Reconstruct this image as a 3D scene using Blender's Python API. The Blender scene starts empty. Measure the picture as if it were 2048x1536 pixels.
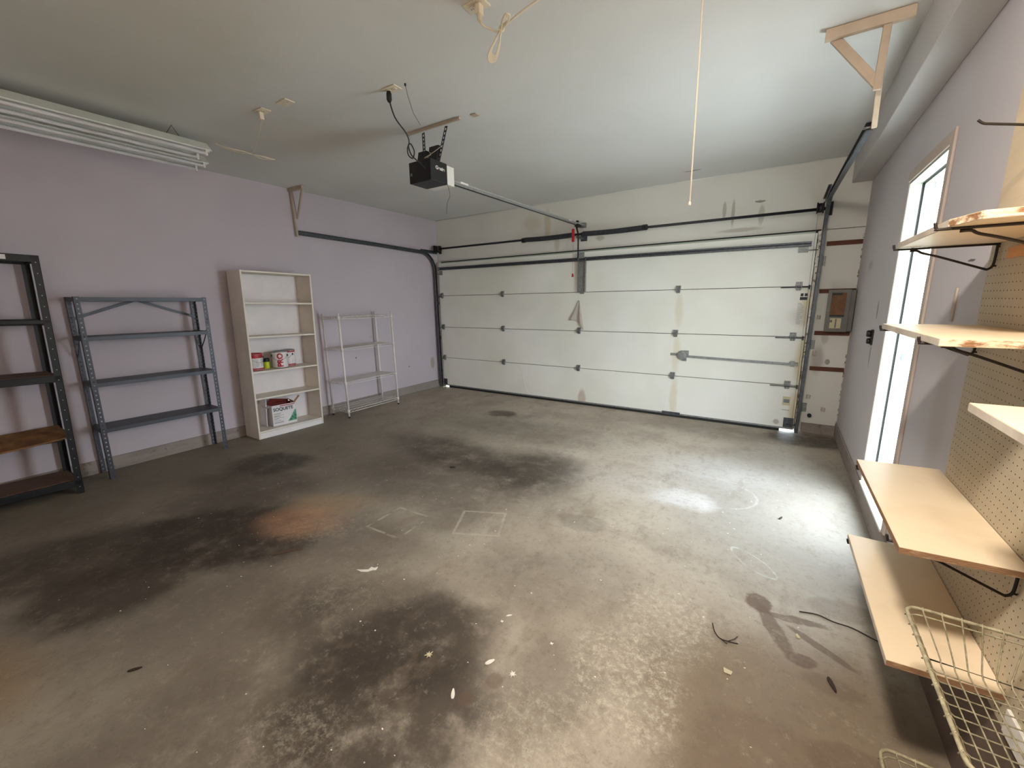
import bpy, bmesh, math, random
from mathutils import Vector, Matrix, Euler
random.seed(7)
S = bpy.context.scene
COL = S.collection
PI = math.pi

# ------------------------------------------------------------------ camera
cam_d = bpy.data.cameras.new('camera'); cam = bpy.data.objects.new('camera', cam_d); COL.objects.link(cam)
cam_d.sensor_width = 36.0; cam_d.lens = 820.2 / 2048 * 36.0; cam_d.clip_start = 0.02; cam_d.clip_end = 200
right = Vector((0.83877979, 0.54428009, -0.01441024))
up = Vector((-0.09561015, 0.17329504, 0.9802181))
fwd = Vector((-0.53601042, 0.82080937, -0.19739508))
m = Matrix((right, up, -fwd)).transposed().to_4x4()
m.translation = Vector((4.9936, -5.4017, 1.4858))
cam.matrix_world = m
S.camera = cam

# ------------------------------------------------------------------ view, sky, lights
S.view_settings.view_transform = 'Standard'; S.view_settings.look = 'None'
S.view_settings.gamma = 1.0; S.view_settings.exposure = 1.34
S.view_settings.use_curve_mapping = False
S.cycles.use_denoising = True
S.cycles.max_bounces = 10; S.cycles.diffuse_bounces = 6; S.cycles.sample_clamp_indirect = 6
w = bpy.data.worlds.new('sky'); S.world = w; w.use_nodes = True
bg = w.node_tree.nodes['Background']; bg.inputs[0].default_value = (0.80, 0.92, 1.0, 1); bg.inputs[1].default_value = 10.0

def light(name, kind, loc, rot, energy, color, **k):
    d = bpy.data.lights.new(name, kind); d.energy = energy; d.color = color
    for a, b in k.items(): setattr(d, a, b)
    o = bpy.data.objects.new(name, d); COL.objects.link(o); o.location = loc; o.rotation_euler = rot
    return o
# daylight: sky portal in the side doorway
p = light('doorway_portal', 'AREA', (5.79, -2.03, 1.16), (0, PI/2, 0), 1, (1, 1, 1), shape='RECTANGLE', size=2.1, size_y=0.84)
p.data.cycles.is_portal = True
# the garage's own ceiling bulb, above the photographer (its shadows fall off the shelf boards)
light('ceiling_lamp_light', 'AREA', (4.78, -5.05, 2.60), Vector((0.50, 0.35, -0.8)).to_track_quat('-Z', 'Y').to_euler(), 29, (1.0, 0.93, 0.84), shape='DISK', size=0.26)
# added fill light behind the camera; the wall there has no opening
light('rear_fill_light', 'AREA', (2.9, -8.35, 1.25), (PI/2, 0, 0), 10, (1.0, 0.93, 0.86), shape='RECTANGLE', size=2.4, size_y=1.9)

# ------------------------------------------------------------------ materials
def srgb(r, g, b):
    f = lambda c: (c/255/12.92) if c/255 <= 0.04045 else ((c/255+0.055)/1.055)**2.4
    return (f(r), f(g), f(b), 1)
MATS = {}
def mat(name, rgb, rough=0.6, metal=0.0, vary=0.06, scale=6.0, bump=0.0, bscale=60.0, rgb2=None, detail=4, lo=0.35, hi=0.65, stretch=(1, 1, 1), spec=0.5, coat=0):
    if name in MATS: return MATS[name]
    mt = bpy.data.materials.new(name); mt.use_nodes = True; nt = mt.node_tree; N = nt.nodes; L = nt.links
    b = N['Principled BSDF']; b.inputs['Roughness'].default_value = rough; b.inputs['Metallic'].default_value = metal
    b.inputs['Specular IOR Level'].default_value = spec
    if coat: b.inputs['Coat Weight'].default_value = coat
    c = srgb(*rgb)
    if rgb2 is None: c2 = tuple(max(0, x*(1-vary*2)) for x in c[:3]) + (1,)
    else: c2 = srgb(*rgb2)
    tc = N.new('ShaderNodeTexCoord'); mp = N.new('ShaderNodeMapping'); mp.inputs['Scale'].default_value = stretch
    L.new(tc.outputs['Object'], mp.inputs[0])
    no = N.new('ShaderNodeTexNoise'); no.inputs['Scale'].default_value = scale; no.inputs['Detail'].default_value = detail; no.inputs['Roughness'].default_value = 0.6
    L.new(mp.outputs[0], no.inputs['Vector'])
    mr = N.new('ShaderNodeMapRange'); mr.inputs['From Min'].default_value = lo; mr.inputs['From Max'].default_value = hi; L.new(no.outputs['Fac'], mr.inputs['Value'])
    mx = N.new('ShaderNodeMix'); mx.data_type = 'RGBA'; mx.inputs[6].default_value = c; mx.inputs[7].default_value = c2
    L.new(mr.outputs[0], mx.inputs[0]); L.new(mx.outputs[2], b.inputs['Base Color'])
    if bump:
        n2 = N.new('ShaderNodeTexNoise'); n2.inputs['Scale'].default_value = bscale; n2.inputs['Detail'].default_value = 3
        L.new(mp.outputs[0], n2.inputs['Vector'])
        bp = N.new('ShaderNodeBump'); bp.inputs['Strength'].default_value = bump; bp.inputs['Distance'].default_value = 0.004
        L.new(n2.outputs['Fac'], bp.inputs['Height']); L.new(bp.outputs[0], b.inputs['Normal'])
    MATS[name] = mt; return mt

class Sh:
    """node helper for the big surfaces: masks placed at real positions"""
    def __init__(s, name, base, rough=0.8, spec=0.5):
        s.m = bpy.data.materials.new(name); s.m.use_nodes = True; s.nt = s.m.node_tree; s.N = s.nt.nodes; s.L = s.nt.links
        s.b = s.N['Principled BSDF']; s.b.inputs['Roughness'].default_value = rough; s.b.inputs['Specular IOR Level'].default_value = spec
        tc = s.N.new('ShaderNodeTexCoord'); s.P = tc.outputs['Object']; s.warps = {}
        rgb = s.N.new('ShaderNodeRGB'); rgb.outputs[0].default_value = srgb(*base); s.c = rgb.outputs[0]
    def lnk(s, a, b): s.L.new(a, b)
    def math(s, op, a, b=None, c=None):
        n = s.N.new('ShaderNodeMath'); n.operation = op
        for i, v in enumerate((a, b, c)):
            if v is None: continue
            if hasattr(v, 'is_linked'): s.lnk(v, n.inputs[i])
            else: n.inputs[i].default_value = v
        return n.outputs[0]
    def noise(s, scale, detail=4, rough=0.6, stretch=(1, 1, 1), off=0, vec=None, lo=None, hi=None, rot=0):
        mp = s.N.new('ShaderNodeMapping'); mp.inputs['Scale'].default_value = stretch; mp.inputs['Location'].default_value = (off, off*0.7, off*0.3)
        mp.inputs['Rotation'].default_value = (0, 0, rot)
        s.lnk(vec or s.P, mp.inputs[0])
        n = s.N.new('ShaderNodeTexNoise'); n.inputs['Scale'].default_value = scale; n.inputs['Detail'].default_value = detail; n.inputs['Roughness'].default_value = rough
        s.lnk(mp.outputs[0], n.inputs['Vector'])
        o = n.outputs['Fac']
        return o if lo is None else s.ramp(o, lo, hi)
    def ramp(s, v, lo, hi):
        r = s.N.new('ShaderNodeMapRange'); r.interpolation_type = 'SMOOTHSTEP'
        r.inputs['From Min'].default_value = lo; r.inputs['From Max'].default_value = hi; s.lnk(v, r.inputs['Value']); return r.outputs[0]
    def warp(s, amt, scale):
        k = (amt, scale)
        if k in s.warps: return s.warps[k]
        n = s.N.new('ShaderNodeTexNoise'); n.inputs['Scale'].default_value = scale; n.inputs['Detail'].default_value = 8; n.inputs['Roughness'].default_value = 0.72
        s.lnk(s.P, n.inputs['Vector'])
        a = s.N.new('ShaderNodeVectorMath'); a.operation = 'SUBTRACT'; a.inputs[1].default_value = (0.5, 0.5, 0.5); s.lnk(n.outputs['Color'], a.inputs[0])
        b = s.N.new('ShaderNodeVectorMath'); b.operation = 'SCALE'; b.inputs['Scale'].default_value = amt*2; s.lnk(a.outputs[0], b.inputs[0])
        c = s.N.new('ShaderNodeVectorMath'); c.operation = 'ADD'; s.lnk(s.P, c.inputs[0]); s.lnk(b.outputs[0], c.inputs[1])
        s.warps[k] = c.outputs[0]; return c.outputs[0]
    def local(s, cx, cy, cz, rot, sx, sy, sz, amt, wsc):
        v = s.warp(amt, wsc) if amt else s.P
        mp = s.N.new('ShaderNodeMapping'); mp.vector_type = 'TEXTURE'
        mp.inputs['Location'].default_value = (cx, cy, cz); mp.inputs['Rotation'].default_value = (0, 0, rot); mp.inputs['Scale'].default_value = (sx, sy, sz)
        s.lnk(v, mp.inputs[0]); return mp.outputs[0]
    def blob(s, cx, cy, rx, ry, rot=0, soft=0.5, amt=0.12, wsc=3.0, cz=0, rz=1e3):
        v = s.local(cx, cy, cz, rot, rx, ry, rz, amt, wsc)
        l = s.N.new('ShaderNodeVectorMath'); l.operation = 'LENGTH'; s.lnk(v, l.inputs[0])
        r = s.N.new('ShaderNodeMapRange'); r.interpolation_type = 'SMOOTHSTEP'
        r.inputs['From Min'].default_value = 1+soft*0.5; r.inputs['From Max'].default_value = 1-soft*0.5; s.lnk(l.outputs['Value'], r.inputs['Value'])
        return r.outputs[0]
    def frame(s, cx, cy, hx, hy, rot, t, amt=0.004):
        v = s.local(cx, cy, 0, rot, hx, hy, 1e3, amt, 20)
        sp = s.N.new('ShaderNodeSeparateXYZ'); s.lnk(v, sp.inputs[0])
        ax = s.math('ABSOLUTE', sp.outputs[0]); ay = s.math('ABSOLUTE', sp.outputs[1])
        mx = s.math('MAXIMUM', ax, ay); d = s.math('ABSOLUTE', s.math('SUBTRACT', mx, 1.0))
        return s.ramp(d, t, t*0.25) if False else s.math('SUBTRACT', 1.0, s.ramp(d, t*0.3, t))
    def mix(s, fac, rgb, amount=1.0, times=None):
        for t in (times or ()): fac = s.math('MULTIPLY', fac, t)
        if amount != 1.0: fac = s.math('MULTIPLY', fac, amount)
        x = s.N.new('ShaderNodeMix'); x.data_type = 'RGBA'; s.lnk(fac, x.inputs[0]); s.lnk(s.c, x.inputs[6]); x.inputs[7].default_value = srgb(*rgb)
        s.c = x.outputs[2]
    def done(s, bump=None, strength=0.2, dist=0.004, rough=None):
        s.lnk(s.c, s.b.inputs['Base Color'])
        if bump is not None:
            bp = s.N.new('ShaderNodeBump'); bp.inputs['Strength'].default_value = strength; bp.inputs['Distance'].default_value = dist
            s.lnk(bump, bp.inputs['Height']); s.lnk(bp.outputs[0], s.b.inputs['Normal'])
        if rough is not None: s.lnk(rough, s.b.inputs['Roughness'])
        return s.m

# concrete floor with its stains where they lie
f = Sh('stained_concrete', (176, 165, 149), 0.55, 0.4)
n1 = f.noise(0.9, 5, 0.6); f.mix(f.ramp(n1, 0.42, 0.62), (156, 143, 127), 0.6)
f.mix(f.noise(2.6, 6, 0.65, off=4, lo=0.45, hi=0.66), (136, 122, 106), 0.5)
f.mix(f.noise(2.0, 6, 0.65, off=9, lo=0.52, hi=0.72), (184, 175, 159), 0.6)
# the far-from-door side is darker
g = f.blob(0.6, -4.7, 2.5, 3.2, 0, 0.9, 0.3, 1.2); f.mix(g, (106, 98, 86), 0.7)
f.mix(f.blob(5.2, -4.0, .52, .6, 0, .7, .18, 3), (122, 105, 84), .9)
D = (58, 49, 41)
grain = f.noise(14, 6, 0.7, off=2, lo=0.3, hi=0.62)
mott = f.noise(6, 6, 0.7, off=12, lo=0.12, hi=0.56)
DARK = [  # cx, cy, rx, ry, rot, soft, strength
    (2.05, -4.38, 0.62, 0.36, 0.45, 0.4, 1.0), (1.70, -4.80, 0.85, 0.36, 0.9, 0.6, 0.8), (2.12, -4.95, 0.34, 0.30, 0.5, 0.5, 0.85), (1.75, -4.15, 0.6, 0.25, 0.3, 0.8, 0.6),
    (1.02, -3.55, 0.38, 0.26, 0.6, 0.5, 0.85), (1.35, -3.85, 0.55, 0.25, 0.4, 0.9, 0.6), (2.30, -2.45, 0.85, 0.32, -0.1, 0.9, 0.75), (3.25, -2.40, 0.42, 0.42, 0, 0.9, 0.85),
    (2.7, -2.9, 1.0, 0.45, 0.2, 1.0, 0.55), (1.95, -1.0, 0.22, 0.16, 0, 0.5, 0.8), (2.5, -1.5, 0.9, 0.35, 0.1, 1.1, 0.4), (3.88, -4.62, 0.42, 0.34, 0.5, 0.6, 0.9), (3.72, -4.38, 0.42, 0.26, 0.8, 0.6, 0.85),
    (3.45, -4.35, 0.5, 0.3, 0.4, 0.9, 0.6), (3.55, -5.1, 0.6, 0.4, 0.6, 0.8, 0.6), (2.9, -4.7, 0.6, 0.4, 0.5, 1.0, 0.4), (5.35, -0.22, 0.36, 0.28, 0.0, 0.5, 0.85), (4.55, -0.35, 0.8, 0.3, 0, 1.0, 0.35),
    (2.85, -3.95, 0.55, 0.25, 0.3, 0.9, 0.35), (3.15, -3.4, 0.25, 0.22, 0, 0.8, 0.4), (4.35, -4.2, 0.16, 0.25, 0, 0.9, 0.35), (3.98, -3.0, 0.17, 0.12, 0.2, 0.35, 0.3), (4.05, -3.6, 0.5, 0.3, 0.6, 1.0, 0.3)]
for cx, cy, rx, ry, ro, so, st in DARK:
    f.mix(f.blob(cx, cy, rx, ry, ro, so, 0.16, 2.6), D, min(1, st*0.98), [mott])
f.mix(f.blob(2.3, -4.02, 0.28, 0.2, 0.4, 0.9, 0.10, 4), (190, 142, 108), 0.6, [mott])
f.mix(f.blob(2.25, -3.75, 0.3, 0.15, 0.5, 0.9, 0.10, 4), (170, 140, 106), 0.5, [mott])
f.mix(f.blob(2.38, -5.5, 0.34, 0.2, 0.2, 1.0, 0.10, 3), (150, 118, 80), 0.5)
# pale worn patches
pg = f.noise(30, 10, 0.88, off=5, lo=0.47, hi=0.60)
for cx, cy, rx, ry, ro, so, st in [(4.60, -4.02, 0.20, 0.26, 0.5, 0.6, 0.8), (4.66, -3.62, 0.20, 0.24, 0.3, 0.7, 0.65), (4.42, -4.42, 0.2, 0.2, 0, 0.9, 0.5), (4.8, -3.3, 0.4, 0.3, 0, 1.1, 0.2), (3.7, -4.85, 0.2, 0.12, 0.5, 1.0, 0.3), (3.2, -4.35, 0.22, 0.15, 0.5, 1.0, 0.22), (2.5, -4.0, 0.3, 0.16, 0.6, 0.9, 0.3)]:
    f.mix(f.blob(cx, cy, rx, ry, ro, so, 0.14, 3.5), (200, 190, 170), st, [pg])
f.mix(f.blob(5.15, -2.0, .75, 1.1, 0, 1.2, .15, 2), (134, 129, 122), .9)  # floor toned down where doorway daylight lands, offsetting its brightness in the colour
for cx, cy, rx, ry, ro, so, st in [(4.50, -2.30, 0.22, 0.16, 0.2, 0.7, 0.75), (4.55, -1.6, 0.5, 0.3, 0, 1.1, 0.35), (4.1, -2.2, 0.5, 0.3, 0.2, 1.1, 0.25)]:
    f.mix(f.blob(cx, cy, rx, ry, ro, so, 0.12, 3.5), (190, 186, 184), st, [mott])
# wet spill with its runs, and damp spots
W = (98, 78, 62)
for cx, cy, rx, ry, ro, so, st, am in [(5.035, -3.25, 0.055, 0.075, 0.2, 0.25, 0.9, 0.03), (5.10, -3.40, 0.035, 0.16, 0.42, 0.3, 0.8, 0.02), (5.20, -3.54, 0.06, 0.035, 0.2, 0.3, 0.85, 0.02), (5.18, -3.29, 0.13, 0.022, 0.15, 0.3, 0.8, 0.02),
                               (5.27, -3.42, 0.14, 0.02, -0.55, 0.3, 0.75, 0.01), (5.06, -4.02, 0.20, 0.12, 0.3, 0.3, 0.35, 0.06), (5.33, -3.95, 0.13, 0.09, 0.0, 0.2, 0.45, 0.03), (4.93, -4.25, 0.15, 0.12, 0, 0.3, 0.35, 0.05), (5.38, -3.1, 0.14, 0.08, 0.2, 0.3, 0.35, 0.03),
                               (4.12, -4.42, 0.03, 0.03, 0, 0.3, 0.6, 0.006), (4.17, -4.30, 0.035, 0.035, 0, 0.3, 0.5, 0.006), (5.30, -3.62, 0.10, 0.05, 0, 0.4, 0.4, 0.03)]:
    f.mix(f.blob(cx, cy, rx, ry, ro, so+.1, am*1.2, 14), W, st, [f.noise(16, 5, .7, off=21, lo=.18, hi=.5)])
# chalky outlines of boxes that once stood here, and a curved scratch
f.mix(f.frame(3.395, -3.375, 0.150, 0.145, 0.43, 0.09), (186, 176, 160), 0.6, [f.noise(9, 3, 0.6, lo=0.30, hi=0.5)])
f.mix(f.frame(2.907, -3.66, 0.145, 0.150, 0.04, 0.09), (184, 176, 160), 0.7, [f.noise(7, 3, 0.6, off=3, lo=0.42, hi=0.56)])
def ring(cx, cy, rx, ry, ro, t, rgb, st, amt=0.02):
    v = f.local(cx, cy, 0, ro, rx, ry, 1e3, amt, 6)
    l = f.N.new('ShaderNodeVectorMath'); l.operation = 'LENGTH'; f.lnk(v, l.inputs[0])
    d = f.math('ABSOLUTE', f.math('SUBTRACT', l.outputs['Value'], 1.0))
    f.mix(f.math('SUBTRACT', 1.0, f.ramp(d, t*0.3, t)), rgb, st, [f.noise(5, 3, 0.6, off=cx, lo=0.40, hi=0.55)])
ring(4.99, -2.90, 0.15, 0.055, -0.75, 0.09, (196, 204, 200), 0.38)
ring(4.3, -2.75, 0.22, 0.2, 0, 0.05, (176, 170, 160), 0.22)
ring(4.62, -2.05, 0.35, 0.28, 0, 0.04, (186, 180, 178), 0.25)
# worn, granular surface everywhere
f.mix(f.noise(24, 10, 0.85, off=31, lo=0.50, hi=0.66), (92, 80, 66), 0.42)
f.mix(f.noise(19, 10, 0.86, off=41, lo=0.54, hi=0.68), (196, 186, 168), 0.30)
f.mix(f.noise(7, 8, 0.75, off=51, stretch=(1, 0.45, 1), rot=.5, lo=0.52, hi=0.64), (110, 97, 82), 0.30)
# fine specks
v = f.N.new('ShaderNodeTexVoronoi'); v.inputs['Scale'].default_value = 9; f.lnk(f.P, v.inputs['Vector'])
rs = f.N.new('ShaderNodeSeparateColor'); f.lnk(v.outputs['Color'], rs.inputs[0])
rad = f.math('MULTIPLY', f.ramp(rs.outputs[0], 0.5, 1.0), 0.05)
f.mix(f.math('LESS_THAN', v.outputs['Distance'], rad), (205, 198, 186), 0.7)
f.mix(f.noise(120, 3, 0.7, lo=0.55, hi=0.75), (84, 76, 66), 0.3)
rg = f.N.new('ShaderNodeMapRange'); rg.inputs['To Min'].default_value = 0.46; rg.inputs['To Max'].default_value = 0.72; f.lnk(f.noise(3, 5, 0.6, off=7), rg.inputs['Value'])
hb = f.math('ADD', f.noise(22, 6, 0.7), f.math('MULTIPLY', f.noise(160, 3, 0.7), 0.35))
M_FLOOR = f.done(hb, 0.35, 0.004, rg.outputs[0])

def wall_mat(name, base, marks=(), rough=0.85, extra=None, vs=0.05):
    s = Sh(name, base, rough, 0.25)
    s.mix(s.noise(0.7, 3, 0.5, lo=0.35, hi=0.7), tuple(int(c*0.93) for c in base), 0.6)
    for (cx, cy, cz, rx, ry, rz, soft, amt, rgb, st) in marks:
        s.mix(s.blob(cx, cy, rx, ry, 0, soft, amt, 7, cz, rz), rgb, st)
    if extra: extra(s)
    return s.done(s.noise(90, 4, 0.6), 0.25, 0.003)
M_WL = wall_mat('painted_wall_left', (192, 182, 190), [(-.1, -.15, .45, .3, .05, .10, 0.5, 0.03, (150, 132, 108), .6), (-.1, -1.7, .72, .3, .012, .012, 0.4, 0, (80, 70, 60), .8), (-.1, -.7, .45, .3, .012, .012, 0.4, 0, (70, 60, 55), .8), (-.1, -1.4, 1.0, .4, .03, .02, .6, .01, (160, 150, 140), .4)])
M_WB = wall_mat('painted_wall_back', (218, 214, 206), [(4.33, .1, 2.47, .02, .2, .09, .5, .006, (150, 142, 128), .6), (4.42, .1, 2.43, .018, .2, .14, .5, .008, (146, 138, 122), .6), (4.70, .1, 2.38, .03, .2, .10, .6, .01, (150, 142, 126), .5), (4.68, .1, 2.52, .05, .2, .012, .3, .02, (90, 80, 66), .7),
    (1.80, .1, 2.60, .15, .2, .10, 1.2, .06, (184, 168, 136), .38), (2.05, .1, 2.55, .05, .2, .2, .9, .03, (182, 168, 136), .5), (2.2, .1, 2.3, .04, .2, .12, .9, .03, (184, 170, 140), .5), (4.5, .1, 2.24, .2, .2, .02, .8, .02, (165, 155, 138), .6), (2.85, .1, 2.3, .06, .2, .03, .9, .02, (160, 150, 130), .6),
    (5.36, .1, .82, .05, .2, .14, 1, .02, (150, 140, 138), .6), (5.40, .1, 1.05, .03, .2, .06, .8, .02, (110, 98, 90), .3), (5.45, .1, .80, .022, .2, .03, .2, .0, (120, 116, 112), .7)])
M_WR = wall_mat('painted_wall_right', (200, 194, 196), [(5.6, -1.19, 1.38, .2, .025, .07, .5, .01, (120, 112, 108), .75), (5.6, -1.16, 1.04, .2, .02, .10, .5, .006, (126, 118, 114), .7), (5.6, -.55, 1.75, .2, .1, .04, 1, .03, (150, 144, 140), .5), (5.6, -2.98, 1.62, .2, .04, .005, .6, .01, (40, 36, 34), .8), (5.6, -2.95, .95, .2, .1, .3, 1, .05, (180, 168, 160), .4), (5.6, -2.6, .28, .2, .02, .015, .5, 0, (90, 70, 60), .8)])
M_CEIL = wall_mat('painted_ceiling', (214, 213, 210), [(2.0, -4.4, 2.85, .9, .5, .3, 1.0, .2, (196, 192, 176), .5), (1.5, -3.2, 2.85, .5, .5, .3, 1.0, .2, (198, 190, 178), .4), (4.03, -.28, 2.85, .09, .015, .3, .4, .01, (120, 108, 96), .8)])
def curb_extra(s):
    s.mix(s.noise(6, 6, 0.7, stretch=(1, 0.4, 2), lo=0.45, hi=0.62), (128, 116, 108), .6)
    s.mix(s.noise(14, 6, 0.75, off=5, lo=0.56, hi=0.68), (92, 80, 72), .6)
M_CURB = wall_mat('curb_concrete', (150, 140, 134), extra=curb_extra)
M_SOFF = wall_mat('painted_soffit', (196, 192, 190))
def door_extra(s):
    for x in (1.317, 2.62, 3.90):
        for z, h in ((.25, .26), (.80, .24), (1.35, .2)):
            s.mix(s.blob(x, 0, .045 if x != 2.62 else .07, .5, 0, .9, .03, 5, z, h), (196, 180, 140), .45 if x < 1.5 else .8)
    s.mix(s.blob(5.14, 0, .07, .5, 0, .3, .01, 5, .30, .28), (206, 188, 160), .6)
    s.mix(s.blob(5.16, 0, .04, .5, 0, .4, .02, 5, .10, .07), (110, 100, 88), .8)
    s.mix(s.blob(.06, 0, .06, .5, 0, .6, .03, 8, .08, .14), (150, 96, 76), .6)
    s.mix(s.blob(2.44, 0, .03, .5, 0, .5, .02, 8, .10, .03), (120, 108, 90), .6)
    s.mix(s.blob(2.62, 0, .16, .5, 0, .9, .04, 4, 1.28, .1), (184, 176, 164), .5)
    s.mix(s.noise(1.2, 3, 0.5, off=3, lo=0.4, hi=0.7), (206, 204, 186), .4)
M_DOOR = wall_mat('garage_door_skin', (230, 229, 222), rough=0.55, extra=door_extra)

M_STEEL = mat('galvanised_steel', (142, 144, 142), 0.45, 0.35, 0.15, 30)
M_STEELD = mat('dark_galvanised_steel', (88, 91, 96), 0.45, 0.45, 0.2, 30)
M_RAIL = mat('brushed_rail_metal', (176, 176, 172), 0.45, 0.35, 0.1, 30)
M_BLK = mat('black_plastic', (22, 22, 25), 0.45, 0, 0.1, 20)
M_BLKM = mat('black_painted_steel', (34, 33, 36), 0.5, 0.2, 0.15, 20)
M_SPR = mat('oiled_spring_steel', (70, 72, 78), 0.45, 0.5, 0.2, 30)
M_RUB = mat('black_rubber', (30, 30, 30), 0.8, 0, 0.1, 20)
M_WHP = mat('white_plastic', (226, 222, 214), 0.4, 0, 0.03, 10)
M_IVORY = mat('ivory_plastic', (222, 210, 188), 0.45, 0, 0.04, 12)
M_WHM = mat('white_enamel', (222, 224, 218), 0.35, 0, 0.05, 8)
M_WIRE = mat('white_coated_wire', (226, 220, 216), 0.4, 0, 0.05, 10)
M_CREAM = mat('cream_laminate', (220, 211, 199), 0.5, 0, 0.05, 5)
M_CREAMB = mat('cream_back_panel', (226, 219, 220), 0.6, 0, 0.04, 4)
M_PAINTW = mat('painted_wood', (192, 172, 150), 0.65, 0, 0.08, 8, 0.2, 40)
M_PAINTW2 = mat('painted_wood_pale', (176, 160, 144), 0.65, 0, 0.08, 8, 0.2, 40)
M_GREY = mat('grey_enamel_steel', (66, 68, 76), 0.45, 0.2, 0.1, 12)
M_RACKB = mat('black_rack_steel', (26, 25, 28), 0.45, 0.3, 0.1, 12)
M_CHIP = mat('particle_board', (104, 78, 60), 0.8, 0, 0, 45, 0.4, 200, rgb2=(84, 62, 48))
M_CHIPO = mat('raw_particle_board', (142, 98, 52), 0.8, 0, 0, 12, 0.4, 150, rgb2=(104, 68, 36))
M_MEL = mat('beige_melamine', (230, 208, 176), 0.42, 0, 0, 3.5, 0, 60, rgb2=(218, 194, 160), lo=0.5, hi=0.72)
M_MELW = mat('white_melamine_edge', (206, 192, 174), 0.5, 0, 0, 8, 0, 60, rgb2=(180, 164, 146))
M_EDGE = mat('bare_chipboard_edge', (148, 110, 78), 0.85, 0, 0, 14, 0.5, 120, rgb2=(196, 164, 126), lo=0.55, hi=0.75, stretch=(1, 1, 3))
M_EDGEC = mat('chipped_board_edge', (138, 98, 64), 0.85, 0, 0, 18, 0.8, 90, rgb2=(222, 200, 168), lo=0.44, hi=0.56, stretch=(1, 1, 2))
M_PEG = mat('pegboard_hardboard', (196, 180, 152), 0.6, 0, 0.07, 3, 0.1, 60)
M_PLY = mat('beige_plywood', (222, 200, 168), 0.6, 0, 0.07, 2, 0.15, 40, stretch=(1, 1, 6))
M_HOLE = mat('peg_hole_dark', (84, 70, 54), 0.9)
M_BRK = mat('dark_wire_bracket', (50, 42, 38), 0.45, 0.5, 0.1, 20)
M_BSK = mat('bronze_coated_wire', (176, 164, 134), 0.4, 0.15, 0, 60, 0, 60, rgb2=(130, 120, 94))
M_BROWN = mat('dark_brown_lumber', (106, 60, 40), 0.75, 0, 0.2, 8, 0.3, 60, stretch=(0.4, 1, 4))
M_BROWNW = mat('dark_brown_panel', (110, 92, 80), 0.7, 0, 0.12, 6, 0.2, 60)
M_PINE = mat('orange_pine_strip', (226, 160, 90), 0.6, 0, 0.1, 6, 0.2, 60, stretch=(1, 0.4, 4))
M_JAMB = mat('white_door_jamb', (158, 164, 150), 0.4, 0, 0.03, 5)
M_CASE = mat('door_casing_paint', (188, 172, 160), 0.7, 0, 0.05, 8)
M_PANELG = mat('panel_grey_enamel', (104, 102, 96), 0.45, 0.2, 0.08, 10)
M_CARD = mat('brown_cardboard', (120, 84, 56), 0.8, 0, 0.15, 20)
M_PAPER = mat('cream_paper', (196, 184, 150), 0.8, 0, 0.05, 10)
M_RED = mat('red_plastic', (176, 22, 34), 0.4)
M_REDL = mat('red_label', (170, 30, 44), 0.45, 0, 0.1, 10)
M_TIN = mat('tin_lid', (150, 144, 146), 0.3, 0.8, 0.1, 12)
M_WLAB = mat('white_label', (222, 216, 218), 0.45, 0, 0.05, 14)
M_YEL = mat('yellow_green_label', (206, 214, 44), 0.5)
M_GRN = mat('green_print', (38, 110, 74), 0.6, 0, 0, 40, rgb2=(120, 180, 150), lo=0.4, hi=0.62)
M_INK = mat('dark_green_ink', (26, 48, 44), 0.6)
M_INKG = mat('grey_ink', (120, 126, 128), 0.7)
M_BOXIN = mat('red_brown_card', (122, 44, 36), 0.8, 0, 0.1, 12)
M_RAG = mat('white_cloth', (222, 214, 204), 0.9, 0, 0.05, 30, 0.3, 200)
M_FOIL = mat('torn_white_paper', (224, 218, 208), 0.55, 0, 0, 24, 1.0, 25, rgb2=(120, 104, 88), lo=0.52, hi=0.62)
M_LITW = mat('white_scrap', (232, 226, 214), 0.8)
M_LITB = mat('dark_scrap', (50, 36, 28), 0.8)
M_OUT = mat('outside_concrete', (214, 214, 208), 0.9, 0, 0.05, 1.5)
M_STICK = mat('stirring_stick_wood', (156, 112, 88), 0.7, 0, 0.1, 20)

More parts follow.
